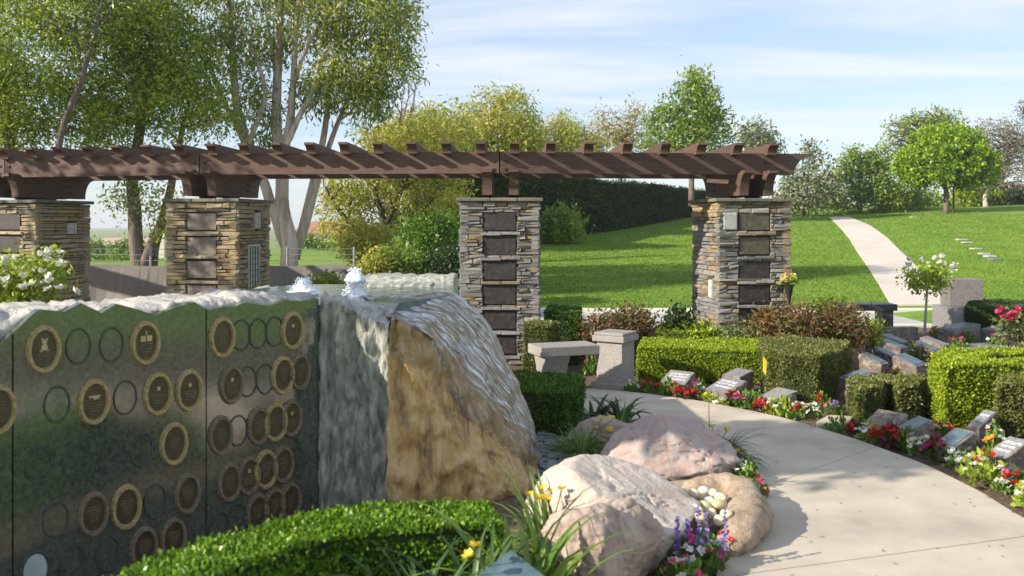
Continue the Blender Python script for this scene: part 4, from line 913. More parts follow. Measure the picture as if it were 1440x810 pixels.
mb = MB(); mb.extrude([(-.42, 0), (.62, 0), (.62, zb-.003), (-.02, zb-.003), (-.42, .16)], (a_[0]+w_*.30, 15.1, 0), (0, 1, 0), (0, 0, 1), (1, 0, 0), -.28, .5); mb.build('slab', M['grey_gran'], mon)

# ------------------------------------------------------------------ headstones
def marker(label, far, near, hf, dep, rise, plate=None, letters=0, side=1, name='headstone', top='grey_gran', body='rock_face', group='headstones in the flower bed', pl=(.14, .86)):
    """slant-faced stone. far / near: ends of its lower top edge in the photo at height hf; dep: reach away from that edge; rise: how much higher the far edge of the top is"""
    a_, b_ = G(*far, hf), G(*near, hf); e = b_-a_; ln = np.linalg.norm(e[:2]); u_ = e/ln; v_ = np.array([-u_[1], u_[0], 0])*side
    if v_[0] < 0 and side == 1: v_ = -v_
    c = (a_+b_)/2; t = thing(name, label, 'headstone', (c[0], c[1], 0), group)
    n = 7; r_ = random.Random(int(far[0]*7+near[1])); vs, fs = [], []
    # rough body as a grid around: top corners then base with pitched faces
    def P(s, w, z, jit): 
        q = a_+u_*ln*s+v_*dep*w; return (q[0]+r_.uniform(-jit, jit), q[1]+r_.uniform(-jit, jit), z+r_.uniform(-jit, jit)*.5)
    loop = [(s, 0) for s in np.linspace(0, 1, 6)]+[(1, w) for w in np.linspace(0, 1, 5)[1:]]+[(s, 1) for s in np.linspace(1, 0, 6)[1:]]+[(0, w) for w in np.linspace(1, 0, 5)[1:-1]]
    m_ = len(loop); levels = [1.0, .96, .75, .5, .25, -.06]
    for li_, f in enumerate(levels):
        for s, w in loop:
            zt = hf+rise*w; o_ = 0 if li_ == 0 else (.016 if 0 < li_ < 5 else .01); s2, w2 = s+(s-.5)*2*o_/ln*.5, w+(w-.5)*2*o_/dep*.5
            vs.append(P(s2, w2, zt*f, 0 if li_ == 0 else .009))
    for k in range(len(levels)-1):
        for i in range(m_): j = (i+1) % m_; fs.append((k*m_+i, k*m_+j, (k+1)*m_+j, (k+1)*m_+i))
    mb = MB(); mb.add(vs, fs); mb.add([vs[i] for i in range(m_)], [tuple(range(m_))], 1); mb.build('stone_block', [M[body], M[top]], t)
    nrm = np.cross(u_, v_*dep+np.array([0, 0, rise])); nrm = nrm/np.linalg.norm(nrm); nrm = nrm*(1 if nrm[2] > 0 else -1)
    wv = v_*dep+np.array([0, 0, rise])
    def quad(mb, s0, s1, w0, w1, t0, t1):
        base = [a_+u_*ln*s+wv*w for s, w in ((s0, w0), (s1, w0), (s1, w1), (s0, w1))]
        mb.add([q+nrm*t0 for q in base]+[q+nrm*t1 for q in base], [(4, 5, 6, 7), (0, 1, 5, 4), (1, 2, 6, 5), (2, 3, 7, 6), (3, 0, 4, 7)])
    if plate: mb = MB(); quad(mb, .06, .94, .08, .92, .001, .007); mb.build('plate', M[plate], t)
    if letters:
        mb = MB(); rr = random.Random(int(far[0]))
        for row in range(letters):
            w0 = .80-.62*(row+.1)/letters; s = .12; hgt = .42/letters*(1 if row == 0 else .75)
            while s < .86:
                l_ = rr.uniform(.05, .085); st = rr.random()
                quad(mb, s, s+.016, w0-hgt, w0, .001, .003)
                if st < .7: quad(mb, s+l_-.02, s+l_-.004, w0-hgt, w0, .001, .003)
                if st > .25: quad(mb, s, s+l_-.004, w0-hgt*.18, w0, .0011, .0032)
                if st < .4: quad(mb, s, s+l_-.004, w0-hgt*.6, w0-hgt*.45, .0011, .0032)
                s += l_+.025
        stuff(mb.build('lettering', M['white_paint'], t))
    return t
marker('grey slant headstone with faint lettering behind red flowers, beside the pedestal hedge', (929, 537), (962, 541), .12, .22, .10, letters=3)
marker('brown headstone with three rows of white lettering, in front of the lime hedge', (993, 546), (1023, 553), .12, .24, .10, letters=3)
marker('rough topped headstone just behind the white lettered brown one', (1018, 526), (1040, 530), .18, .2, .05)
marker('low blank grey slant stone at the corner of the olive hedge', (1067, 558), (1092, 564), .07, .24, .08, body='grey_gran')
marker('teal plated stone tucked between the two olive hedges', (1181, 530), (1196, 534), .24, .26, .07, plate='patina_plate')
marker('plain brown slant stone below the small olive hedge', (1216, 594), (1257, 602), .11, .20, .09, top='rock_face')
marker('slant stone with teal plate beside the plain brown one', (1256, 603), (1276, 611), .12, .22, .10, plate='patina_plate')
marker('slant stone with blank blue plate next to orange flower', (1315, 623), (1341, 630), .12, .21, .10, plate='patina_plate')
marker('narrow headstone with one row of white letters against the lime hedge', (1361, 598), (1376, 601), .18, .22, .10, letters=1)
marker('grey headstone with bold white lettering at the right edge', (1386, 638), (1413, 645), .17, .24, .10, letters=3)
def wedge(label, near, hf, ln, dep, rise, ang=45, plate='patina_plate'):
    b = G(*near, hf); a_ = b+ln*np.array([math.cos(math.radians(ang)), math.sin(math.radians(ang)), 0])
    marker(label, (720+a_[0]/a_[1]*FPX, HZ+FPX*(EYE-hf)/a_[1]), near, hf, dep, rise, plate=plate, side=-1, group='headstones of the back rows')
wedge('rock faced stone with narrow blue top, left front of the back row', (1239, 512), .11, .20, .26, .10)
wedge('rock faced stone with narrow blue top, behind the left front one', (1254, 502), .11, .20, .28, .10)
wedge('pale rock faced stone with wide blue top, above the small olive hedge', (1288, 515), .11, .32, .26, .10)
wedge('dark stone with blue top close beside the red leaved shrub', (1266, 490), .12, .24, .28, .09)
wedge('grey stone at the foot of the black bench', (1268, 482), .12, .24, .28, .09, plate=None)
wedge('purplish rock faced stone with pale blue top, left of the red begonias', (1316, 494), .13, .18, .28, .10)
wedge('grey brown stone behind the purplish one, at the foot of the rose stem', (1327, 486), .13, .22, .30, .09, plate=None)
marker('square block with teal slanted top in front of the monument', (1319, 461), (1341, 464), .21, .5, .07, plate='patina_plate', body='dark_gran', group='headstones of the back rows')
marker('square grey block below the pink rose blooms', (1381, 462), (1406, 465), .21, .4, .06, body='dark_gran', group='headstones of the back rows')
mb = MB(); q = G(1278, 486); mb.box((q[0], q[1]+.3, .12), (.5, .12, .24), .1, bev=.01); tag(mb.build('headstone', M['rock_face']), 'low brown upright stone standing behind the blue topped stones', 'headstone', 'headstones of the back rows')
mb = MB(); q = [G(1325, 490)[:2], G(1420, 484)[:2], G(1440, 492)[:2], G(1420, 497)[:2], G(1345, 500)[:2]]; mb.prism([tuple(z) for z in q], -.02, .05); o = mb.build('flagstone', M['grey_gran']); tag(o, 'flat grey flagstone behind the lime hedge', 'flagstone')
q = G(724, 850); mb = MB(); cc = W(718, 812, 3.62)
mb.box((cc[0], cc[1]+.05, cc[2]/2-.02), (.20, .20, cc[2]), .785, bev=.006); mb.add([(cc[0]-.141, cc[1]+.05, cc[2]-.018), (cc[0], cc[1]-.091, cc[2]-.018), (cc[0]+.141, cc[1]+.05, cc[2]-.018), (cc[0], cc[1]+.191, cc[2]+.04)], [(0, 1, 2, 3)])
tag(mb.build('slate_post', M['patina_plate']), 'blue green slate topped post among strap leaves at the lower edge', 'post')

# ------------------------------------------------------------------ hedges
def gp(*pts, h=0.0): return [tuple(G(x, y, h)[:2]) for x, y in pts]
# long curved boxwood hedge in front of the wall
rear = [(-1.75, 2.9), (-1.50, 3.36), (-1.23, 3.82), (-.90, 4.16), (-.5, 4.30), (-.12, 4.36)]; front = [(-.03, 4.05), (-.5, 3.97), (-.78, 3.83), (-1.0, 3.55), (-1.25, 3.1), (-1.45, 2.7)]
R3 = cat([np.array([*q, 0]) for q in rear], 14)[:, :2]; F3 = cat([np.array([*q, 0]) for q in front], 14)[:, :2]
hedge('curved bright green box hedge in front of the medallion wall', [tuple(q) for q in R3]+[tuple(q) for q in F3], .47, 'lf_front', dens=17000, L=.024, Wd=.015, ruff=.018)
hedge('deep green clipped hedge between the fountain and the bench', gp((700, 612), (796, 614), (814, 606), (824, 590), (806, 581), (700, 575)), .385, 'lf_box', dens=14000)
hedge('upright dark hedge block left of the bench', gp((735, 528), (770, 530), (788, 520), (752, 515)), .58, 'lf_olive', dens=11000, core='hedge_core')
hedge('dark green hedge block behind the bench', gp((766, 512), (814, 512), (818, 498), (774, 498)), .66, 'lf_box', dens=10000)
hedge('long lime hedge right of the pedestal', gp((896, 534), (1070, 540), (1070, 520), (905, 518)), .37, 'lf_lime', dens=13000, core='hedge_core_lime')
hedge('lower lime hedge row behind the long lime hedge', gp((922, 511), (1066, 513), (1066, 497), (930, 495)), .42, 'lf_lime', dens=10000, core='hedge_core_lime')
hedge('large olive hedge with a rounded corner at the middle of the flower bed', gp((1072, 546), (1080, 557), (1100, 567), (1148, 571), (1172, 563), (1190, 548), (1196, 538), (1110, 530), (1068, 534)), .47, 'lf_olive', dens=12500)
hedge('small olive hedge with a notch, behind the two slant stones', gp((1190, 588), (1208, 603), (1240, 599), (1244, 590), (1254, 590), (1262, 598), (1290, 597), (1303, 586), (1296, 578), (1204, 577)), .345, 'lf_olive', dens=13000)
hedge('big lime hedge hollow in the middle, right of the small olive hedge', gp((1308, 588), (1326, 607), (1410, 605), (1560, 602), (1560, 592), (1400, 594), (1372, 590), (1372, 585), (1400, 582), (1560, 582), (1560, 573), (1325, 574)), .575, 'lf_lime', dens=13000, core='hedge_core_lime')
hedge('shade toned hedge end at the right edge in front of the lime hedge', gp((1402, 624), (1500, 628), (1500, 608), (1402, 607)), .50, 'lf_olive', dens=12500)  # darker olive leaves paint the shaded right-front face of the lime hedge
hedge('dark clipped hedge behind the square grey block', gp((1356, 478), (1500, 482), (1500, 462), (1366, 462)), .50, 'lf_dark', dens=8000)
hb = on_hill(758, 340); he = on_hill(985, 303)
hd = np.array(he)-np.array(hb); hd = hd/np.linalg.norm(hd); hn = np.array([-hd[1], hd[0]])
hedge('tall dark hedge along the left side of the lawn', [hb-hd*6, hb+hd*12, he+hd*6, he+hd*6+hn*2, hb+hd*12+hn*2, hb-hd*6+hn*2], 3.0, 'lf_dark', dens=620, L=.13, Wd=.075, z0=.75, ruff=.10, freq=1.2, round_=.3)

# ------------------------------------------------------------------ shrubs
shrub('nandina_shrub', 'red tipped shrub behind the granite pedestal', 885, 462, 12.0, 34, 23, 'lf_red', 240, 14, .07, .022, base=0)
shrub('nandina_shrub', 'orange tinged shrub between the bench and the bin', 850, 470, 11.6, 26, 20, 'lf_red', 140, 14, .07, .022, base=0)
shrub('nandina_shrub', 'wide reddish shrub below the right pillar', 1108, 463, 11.4, 48, 23, 'lf_red', 300, 14, .07, .022, base=0)
shrub('nandina_shrub', 'reddish shrub in front of the black bench', 1186, 462, 11.4, 26, 24, 'lf_red', 200, 14, .07, .022, base=0)
shrub('lime_shrub', 'small yellow green shrub beside the black bench leg', 1226, 466, 11.8, 8, 14, 'lf_lime', 40, 14, .05, .025, base=0)
shrub('round_shrub', 'small dark rounded shrub at the foot of the right pillar', 955, 453, 12.0, 14, 15, 'lf_dark', 90, 14, .05, .03, base=0)
shrub('grey_shrub', 'grey green low plant above the lime hedge', 1040, 472, 11.6, 34, 12, 'lf_sage', 110, 12, .05, .02, base=.1)
shrub('grey_shrub', 'pale sage plant left of the red shrubs', 985, 470, 11.9, 34, 10, 'lf_lime', 110, 12, .05, .02, base=.1)
shrub('green_bush', 'yellow green bush by the kerb behind the red shrubs', 1160, 442, 14.5, 22, 14, 'lf_lime', 90, 12, .06, .03, base=0)
rb = shrub('rose_bush', 'white rose bush in front of the left pillar', 40, 392, 9.0, 56, 36, 'lf_bed_yel', 240, 15, .06, .036, base=0, cat='rose bush', rd=40, blobs=[pxblob(30, 395, 9.0, 60, 36, 45), pxblob(60, 385, 9.0, 34, 26, 30), pxblob(0, 400, 9.0, 50, 45, 40), pxblob(20, 450, 9.0, 70, 60, 50)])

# ------------------------------------------------------------------ flowers
def petal_cluster(name, n, r, m, seed, cup=.4):
    r_ = np.random.default_rng(seed); P = []; A = []; S = []
    for k in range(n):
        a_ = 6.283*k/n+r_.normal()*.2; tl = cup+r_.normal()*.25
        d = np.array([math.cos(a_), math.sin(a_), tl]); d /= np.linalg.norm(d); P.append(r_.normal(size=3)*r*.15); A.append(d); S.append(np.array([-math.sin(a_), math.cos(a_), r_.normal()*.2]))
    V, F = leaf_quads(np.array(P), np.array(A), np.array(S), np.full(n, r)*(.8+.4*r_.random(n)), np.full(n, r*.95))
    me = bpy.data.meshes.new(name); me.from_pydata(V.tolist(), [], F.tolist()); me.materials.append(m); return me
BL = {c: [petal_cluster('blossom', 9, .026, M['fl_'+c], s*13+len(c)) for s in range(3)] for c in ('red', 'pink', 'white', 'magenta', 'purple', 'yellow', 'orange', 'salmon', 'cream')}
ROSE = [petal_cluster('bloom', 16, .038, M['fl_white'], s, .8) for s in range(3)]
ROSEP = [petal_cluster('bloom', 16, .05, M['fl_pink'], s, .8) for s in range(3)]
LILY = [petal_cluster('lily_flower', 6, .034, M['fl_yellow'], s, .9) for s in range(3)]
def put(me, name, parent, wp, scale=1.0):
    o = bpy.data.objects.new(name, me); COL.objects.link(o); o.parent = parent; b = parent['_o']
    o.location = (wp[0]-b[0], wp[1]-b[1], wp[2]-b[2]); o.rotation_euler = (random.uniform(-.5, .5)-.25, random.uniform(-.5, .5)-.15, random.uniform(0, 6)); s = scale*random.uniform(.8, 1.2); o.scale = (s, s, s); return o
def leaf_dome(r, h, n, L, Wd):
    d = rand_dirs(n); d[:, 2] = np.abs(d[:, 2]); rr = rng.random(n)**.45
    P = d*rr[:, None]*np.array([r, r, h]); A = unit(d*.8+rng.normal(size=(n, 3))*.5+[0, 0, .3]); S = unit(np.cross(A, rand_dirs(n))); k = .7+.6*rng.random(n)
    return leaf_quads(P, A, S, L*k, Wd*k)
BED = {}
for key in ('lf_bed', 'lf_bed_yel', 'lf_bed_dark'):
    BED[key] = []
    for s in range(3):
        V, F = leaf_dome(1.0, 1.0, 150, .34, .24); me = bpy.data.meshes.new('foliage'); me.from_pydata(V.tolist(), [], F.tolist()); me.materials.append(M[key]); BED[key].append(me)
def bed_flower(label, px, py, cols, n, r=.10, h=.15, leaf='lf_bed', group='bedding flowers along the path', cat='flower', bs=.95):
    r *= 1.05; n = int(n*1.6)
    q = G(px, py)
    if group.startswith('bedding'): q[0] += .07 if px > 1180 else .03; q[1] += .02 if px > 1180 else .10
    t = thing('bedding_flower', label, cat, (q[0], q[1], 0), group)
    o = bpy.data.objects.new('foliage', random.choice(BED[leaf])); COL.objects.link(o); o.parent = t; o.scale = (r, r, h); o.rotation_euler = (0, 0, random.random()*6)
    for k in range(n):
        c = cols[k % len(cols)]; a_ = random.uniform(0, 6.283); rr = r*math.sqrt(random.random())*.95; z = h*(.75+.4*random.random())*math.sqrt(max(.15, 1-(rr/r)**2*.7))
        put(random.choice(BL[c]), 'blossom', t, (q[0]+rr*math.cos(a_)-.02, q[1]+rr*math.sin(a_)-.03, z), bs)
    return t
FL = [
 ('white flowers at the foot of the pedestal', 888, 556, ['white', 'cream'], 8, .10, .13, 'lf_bed'),
 ('red flowers right of the pedestal base', 912, 557, ['red'], 11, .10, .15, 'lf_bed'),
 ('leafy green plant with few red blooms left of the lettered stones', 937, 561, ['red'], 3, .12, .17, 'lf_bed'),
 ('broad red begonia below the faint grey headstone', 963, 566, ['red'], 14, .13, .13, 'lf_bed_dark'),
 ('mauve and white flowers between the two lettered stones', 984, 559, ['magenta', 'white', 'purple'], 8, .09, .15, 'lf_bed'),
 ('yellow leaved plant at the foot of the brown lettered headstone', 1000, 569, ['yellow'], 2, .10, .10, 'lf_bed_yel'),
 ('small cream flowered plant at the soil edge below the brown headstone', 1015, 575, ['cream', 'white'], 6, .06, .08, 'lf_bed_yel'),
 ('red and pink flowers right of the brown lettered headstone', 1030, 573, ['red', 'pink'], 6, .08, .14, 'lf_bed'),
 ('salmon and pink flowers left of the low blank stone', 1046, 575, ['salmon', 'pink', 'purple'], 10, .09, .14, 'lf_bed'),
 ('green bushy plant beside the low blank stone', 1060, 577, ['white'], 1, .09, .17, 'lf_bed'),
 ('red begonia in front of the low blank stone', 1071, 584, ['red'], 12, .09, .12, 'lf_bed_dark'),
 ('white topped yellow green plant below the olive hedge', 1090, 587, ['white'], 8, .09, .15, 'lf_bed_yel'),
 ('tall green plant below the olive hedge corner', 1103, 589, [], 0, .07, .17, 'lf_bed_yel'),
 ('red and white flowers below the middle of the olive hedge', 1122, 590, ['red', 'red', 'white'], 12, .10, .13, 'lf_bed'),
 ('white flowers at the right foot of the olive hedge', 1144, 590, ['white'], 6, .08, .12, 'lf_bed'),
 ('bright red flowers in the shade of the olive hedge', 1157, 580, ['red'], 6, .08, .15, 'lf_bed'),
 ('peach and purple pansies on the bare soil between hedges', 1173, 585, ['salmon', 'purple'], 8, .08, .11, 'lf_bed'),
 ('orange red flowers left of the small olive hedge', 1192, 580, ['red', 'salmon'], 6, .06, .12, 'lf_bed'),
 ('dark green tuft without blooms at the path edge', 1178, 612, [], 0, .09, .13, 'lf_bed'),
 ('small red flowers beside the dark green tuft', 1191, 612, ['red'], 6, .06, .09, 'lf_bed_dark'),
 ('white petunias in front of the plain brown stone', 1210, 618, ['white'], 8, .09, .13, 'lf_bed_yel'),
 ('red geranium in front of the plain brown stone', 1226, 625, ['red'], 12, .08, .13, 'lf_bed'),
 ('magenta topped red flowers between the two slant stones', 1243, 630, ['magenta', 'red', 'red'], 12, .09, .17, 'lf_bed_dark'),
 ('dark red flowers at the near side of the teal slant stone', 1262, 632, ['red'], 5, .08, .17, 'lf_bed'),
 ('white flowers past the teal slant stone', 1285, 640, ['white', 'white', 'cream'], 12, .10, .13, 'lf_bed'),
 ('crimson and pink flowers left of the blue plated stone', 1308, 646, ['red', 'magenta', 'pink'], 14, .11, .15, 'lf_bed_dark'),
 ('white flowers at the foot of the blue plated stone', 1335, 655, ['white'], 9, .10, .12, 'lf_bed'),
 ('large yellow green plant with white and red blooms below the orange flower', 1370, 680, ['cream', 'red', 'white'], 10, .15, .20, 'lf_bed_yel'),
 ('orange flower in front of the narrow lettered stone', 1383, 655, ['orange'], 5, .05, .24, 'lf_bed'),
 ('white flowers behind the orange flower', 1388, 640, ['white'], 5, .07, .22, 'lf_bed'),
 ('red and purple flowers at the right edge of the bed', 1428, 694, ['red', 'red', 'purple'], 16, .13, .16, 'lf_bed'),
 ('single white petunia cluster at the soil edge', 1398, 692, ['white'], 4, .05, .09, 'lf_bed'),
 ('yellow green white flowered plant in the right corner', 1447, 715, ['cream', 'white'], 10, .13, .16, 'lf_bed_yel'),
 ('red begonias behind the lime hedge on the flagstone edge', 1340, 492, ['red', 'magenta'], 9, .13, .16, 'lf_bed'),
 ('red and yellow flowers left of the teal topped block', 1312, 478, ['yellow', 'red'], 7, .10, .18, 'lf_bed'),
 ('red flowers at the foot of the teal topped block', 1352, 484, ['red'], 6, .14, .18, 'lf_bed'),
 ('white and pink flowers at the foot of the square grey block', 1395, 489, ['white', 'pink'], 9, .13, .18, 'lf_bed'),
 ('purple and white flowers between the blue topped stones', 1282, 506, ['purple', 'white', 'red'], 8, .10, .22, 'lf_bed'),
 ('salmon flowers peeping between the front stones of the back row', 1254, 535, ['salmon'], 5, .07, .14, 'lf_bed'),
 ('red flowers inside the hollow of the lime hedge', 1425, 545, ['red', 'pink'], 8, .16, .40, 'lf_bed'),
 ('red flowers at the near corner of the big lime hedge', 1313, 610, ['red', 'cream'], 6, .08, .10, 'lf_bed'),
 ('magenta flowers under the granite bench seat', 833, 528, ['magenta'], 6, .12, .28, 'lf_bed'),
]
for (lb, px, py, cols, n, r, h, lf) in FL: bed_flower(lb, px, py, cols, n, r, h, lf)
FL2 = [
 ('white and pink vinca with purple salvia beside the nearest boulder', 985, 806, ['white', 'pink', 'white', 'magenta'], 16, .14, .19, 'lf_bed'),
 ('red flowers between the basin rock and the path', 1030, 782, ['red'], 12, .07, .13, 'lf_bed'),
 ('white and pink vinca right of the banded boulder', 1048, 690, ['white', 'pink', 'pink'], 9, .10, .20, 'lf_bed'),
 ('pink vinca at the path edge below the daylilies', 1062, 704, ['pink'], 9, .09, .13, 'lf_bed'),
 ('leafy white flowered plant at the lower edge beside the boulder', 960, 830, ['white', 'pink'], 7, .12, .14, 'lf_bed'),
]
for (lb, px, py, cols, n, r, h, lf) in FL2: bed_flower(lb, px, py, cols, n, r, h, lf, group='flowers by the boulders')
# roses
for k in range(24):
    q = W(random.choice((8, 20, 30, 45, 57, 66, 70, 80, 84, 90, 5, 35)), random.uniform(352, 412), 8.75+random.uniform(-.2, .1)); put(random.choice(ROSE), 'bloom', rb, q, 1.25)
q = W(107, 411, 8.6); put(ROSE[0], 'bloom', rb, q, 1.5); mb = MB(); mb.tube([W(60, 430, 8.9), W(90, 400, 8.8), W(106, 412, 8.6)], [.006, .005, .003], 5); mb.build('cane', M['stem_green'], rb)
sr = thing('standard_rose', 'white standard rose on a single pale stem beside the far path', 'rose tree', (*G(1302, 474)[:2], 0)); Yr = G(1302, 474)[1]
bl_ = [pxblob(1292, 390, Yr, 22, 14), pxblob(1318, 387, Yr, 20, 14), pxblob(1305, 396, Yr, 24, 16)]
V, F, C = foliage(bl_, 110, 12, .10, .06, .035); mesh_np('crown', V, F, M['lf_bed_yel'], sr)
mb = MB(); b0 = W(1301, 468, Yr); mb.tube([W(1300, 470, Yr), W(1302, 435, Yr), W(1304, 404, Yr)], [.022, .02, .016], 7)
for k in range(8): mb.tube([W(1304, 404, Yr), W(1304+random.uniform(-12, 12), 395, Yr), C[k]], [.01, .008, .003], 5)
mb.build('stem', M['pale_block'], sr)
for (px, py) in ((1279, 374), (1278, 366), (1296, 366), (1305, 371), (1322, 370), (1325, 362), (1327, 373), (1338, 376), (1342, 373), (1340, 382), (1315, 364), (1273, 378)): put(random.choice(ROSE), 'bloom', sr, W(px, py, Yr-.25), 1.6)
pr_ = shrub('rose_bush', 'rose with big pink blooms beside the square grey block', 1425, 462, 11.2, 18, 24, 'lf_olive', 45, 10, .05, .03, base=0, cat='rose bush')
for (px, py) in ((1408, 434), (1404, 440), (1410, 446), (1420, 444), (1428, 442), (1424, 448), (1430, 436), (1418, 450)): put(random.choice(ROSEP), 'bloom', pr_, W(px, py, 11.0), 1.1)
# flowers in a vase on the right pillar
q = locR(.415, -.60, .78); vs_ = thing('flower_vase', 'yellow and white bouquet in a cone vase on the right pillar', 'vase', q)
mb = MB(); mb.tube([(q[0], q[1], .74), (q[0], q[1], .86), (q[0], q[1], .98), (q[0], q[1], 1.0)], [.015, .03, .055, .06], 12); mb.box((q[0], q[1]+.08, .90), (.03, .14, .03), TH_R); mb.build('cone', M['steel_dark'], vs_)
for k in range(26):
    d = rand_dirs(1)[0]; d[2] = abs(d[2]); put(random.choice(BL['yellow' if k % 3 else 'white']), 'blossom', vs_, (q[0]+d[0]*.10, q[1]+d[1]*.09, 1.02+d[2]*.12), 1.3)
V, F = leaf_dome(.11, .12, 70, .06, .03); mesh_np('foliage', V+np.array([q[0], q[1], .98]), F, M['lf_bed'], vs_)

# strap-leaved plants
def strap(label, px, py, n, Lr, Wd, leafm, spread=1.0, up=.9, flowers=(), group='strap leaved plants', name='daylily', cat='plant', Y=None, h0=0.0, buds=0):
    q = G(px, py, h0); t = thing(name, label, cat, q, group); vs, fs = [], []
    for k in range(n):
        a_ = random.uniform(0, 6.283); ln = Lr*random.uniform(.6, 1.1); el = random.uniform(.55, 1.45)*up; w = Wd*random.uniform(.7, 1.2)
        d = np.array([math.cos(a_), math.sin(a_), 0])*spread; sd = np.array([-math.sin(a_), math.cos(a_), 0]); p = q+d*.03*random.random()+np.array([random.uniform(-1, 1), random.uniform(-1, 1), 0])*Lr*.10; b = len(vs); m_ = 7
        ang = el
        for i in range(m_):
            f = i/(m_-1); ww = w*(1-f**2.2)*(.7+.6*min(1, f*3))*.5+.0005
            vs += [p+sd*ww, p+np.array([0, 0, -ww*.5]), p-sd*ww]
            ang = el-2.0*f**1.6*(1.2 if el < 1.1 else .7); p = p+(d*math.cos(ang)+np.array([0, 0, math.sin(ang)]))*ln/(m_-1)
        for i in range(m_-1): fs += [(b+i*3, b+i*3+1, b+i*3+4, b+i*3+3), (b+i*3+1, b+i*3+2, b+i*3+5, b+i*3+4)]
    mesh_np('leaves', np.array(vs), np.array(fs), M[leafm], t)
    if flowers:
        mb = MB()
        for (fx, fy, fy_d) in flowers:
            tp = W(fx, fy, q[1]+fy_d); mb.tube([q, (q+tp)/2+np.array([0, 0, .08]), tp], [.004, .0035, .003], 5)
        mb.build('stalks', M['stem_green'], t)
        for (fx, fy, fy_d) in flowers: put(random.choice(LILY), 'lily_flower', t, W(fx, fy, q[1]+fy_d), 1.0)
    return t
strap('daylily clump with arching leaves right of the box hedge', 742, 905, 60, .80, .034, 'lf_strap', up=1.1)
strap('tall daylily clump with yellow flowers behind the nearest boulder', 772, 800, 90, .50, .022, 'lf_strap', flowers=((757, 700, 0), (763, 688, .05), (745, 697, -.05), (772, 692, .02), (790, 688, .1), (810, 684, .15), (768, 704, -.1)), up=1.1)
strap('low daylily clump in the lower corner before the box hedge', 600, 925, 55, .60, .026, 'lf_strap_dark', flowers=((668, 768, -.1), (660, 783, -.15)), up=1.1)
strap('second low daylily clump beside the slate post', 668, 925, 50, .58, .026, 'lf_strap_dark', up=1.1)
strap('fine daylily clump with yellow flowers right of the banded boulder', 1010, 664, 170, .46, .010, 'lf_strap_dark', flowers=((1021, 607, .1), (1036, 635, 0), (1020, 630, .1), (1001, 600, .3)))
strap('grassy daylily clump left of the banded boulder', 820, 648, 150, .36, .009, 'lf_strap', flowers=((858, 605, .1), (846, 590, .2), (838, 602, 0), (862, 590, .3)))
strap('upright yellow green strap plant behind the small grey rock', 872, 622, 26, .42, .022, 'lf_strap', up=1.2)
strap('dark broad leaved agave clump by the path bend', 868, 604, 40, .42, .045, 'lf_strap_dark')
strap('dark broad leaved clump beside the hedge end', 835, 600, 30, .36, .04, 'lf_strap_dark')
strap('feathery green clump at the foot of the deep green hedge', 800, 640, 90, .26, .008, 'lf_strap')
strap('striped strap plant by the bin', 818, 492, 26, .5, .04, 'lf_strap', up=1.25)
# salvia
for (px, py, top, lb) in ((952, 790, 727, 'leftmost purple salvia spike above the vinca'), (967, 792, 730, 'second purple salvia spike above the vinca'), (982, 788, 710, 'tall purple salvia spike in the middle of its row'), (994, 792, 722, 'dark purple salvia spike right of the tall one'), (1018, 790, 716, 'rightmost purple salvia spike near the red flowers')):
    q = G(px, 812); b = W(px, 775, q[1]); tp = W(px+random.uniform(-3, 3), top, q[1]); t = thing('salvia', lb, 'flower', (q[0], q[1], 0), 'purple salvia spikes'); mb = MB(); mb.tube([q, b, tp], [.004, .0035, .002], 5); mb.build('stalk', M['stem_green'], t)
    n = 60; f = rng.random(n); P = b*(1-f)[:, None]+tp*f[:, None]; A = unit(rng.normal(size=(n, 3))+[0, 0, .6]); S = unit(np.cross(A, rand_dirs(n))); V, F = leaf_quads(P, A, S, .030*(1.1-f*.6), .016*np.ones(n)); mesh_np('florets', V, F, M['fl_purple'], t)
# yellow marker flag on the olive hedge, dark bin
q = G(1070, 560); mb = MB(); a_ = W(1073, 520, q[1]); mb.tube([(a_[0], a_[1], 0), (a_[0], a_[1], a_[2])], .004, 5); t = thing('flag', 'small yellow flag standing at the left face of the olive hedge', 'flag', (a_[0], a_[1], 0)); mb.build('wire', M['steel_dark'], t)
mb = MB(); k = W(1076, 500, a_[1]); mb.add([(a_[0], a_[1], k[2]), (a_[0]+.04, a_[1]-.01, k[2]-.06), (a_[0]+.025, a_[1]-.015, k[2]-.20), (a_[0], a_[1], k[2]-.16)], [(0, 1, 2, 3)]); o = mb.build('cloth', M['fl_yellow'], t); md = o.modifiers.new('t', 'SOLIDIFY'); md.thickness = .003
q = W(822, 452, 12.6); t = thing('bin', 'dark teal bin half hidden behind the bench', 'bin', (q[0], 12.6, 0)); mb = MB(); mb.tube([(q[0], 12.6, 0), (q[0], 12.6, q[2]-.2)], [.2, .24], 20); mb.build('tub', M['bin'], t); mb = MB(); mb.tube([(q[0], 12.6, q[2]-.2), (q[0], 12.6, q[2]-.16), (q[0], 12.6, q[2]-.08), (q[0], 12.6, q[2]-.02)], [.26, .26, .2, .05], 20); mb.build('lid', M['bin'], t)

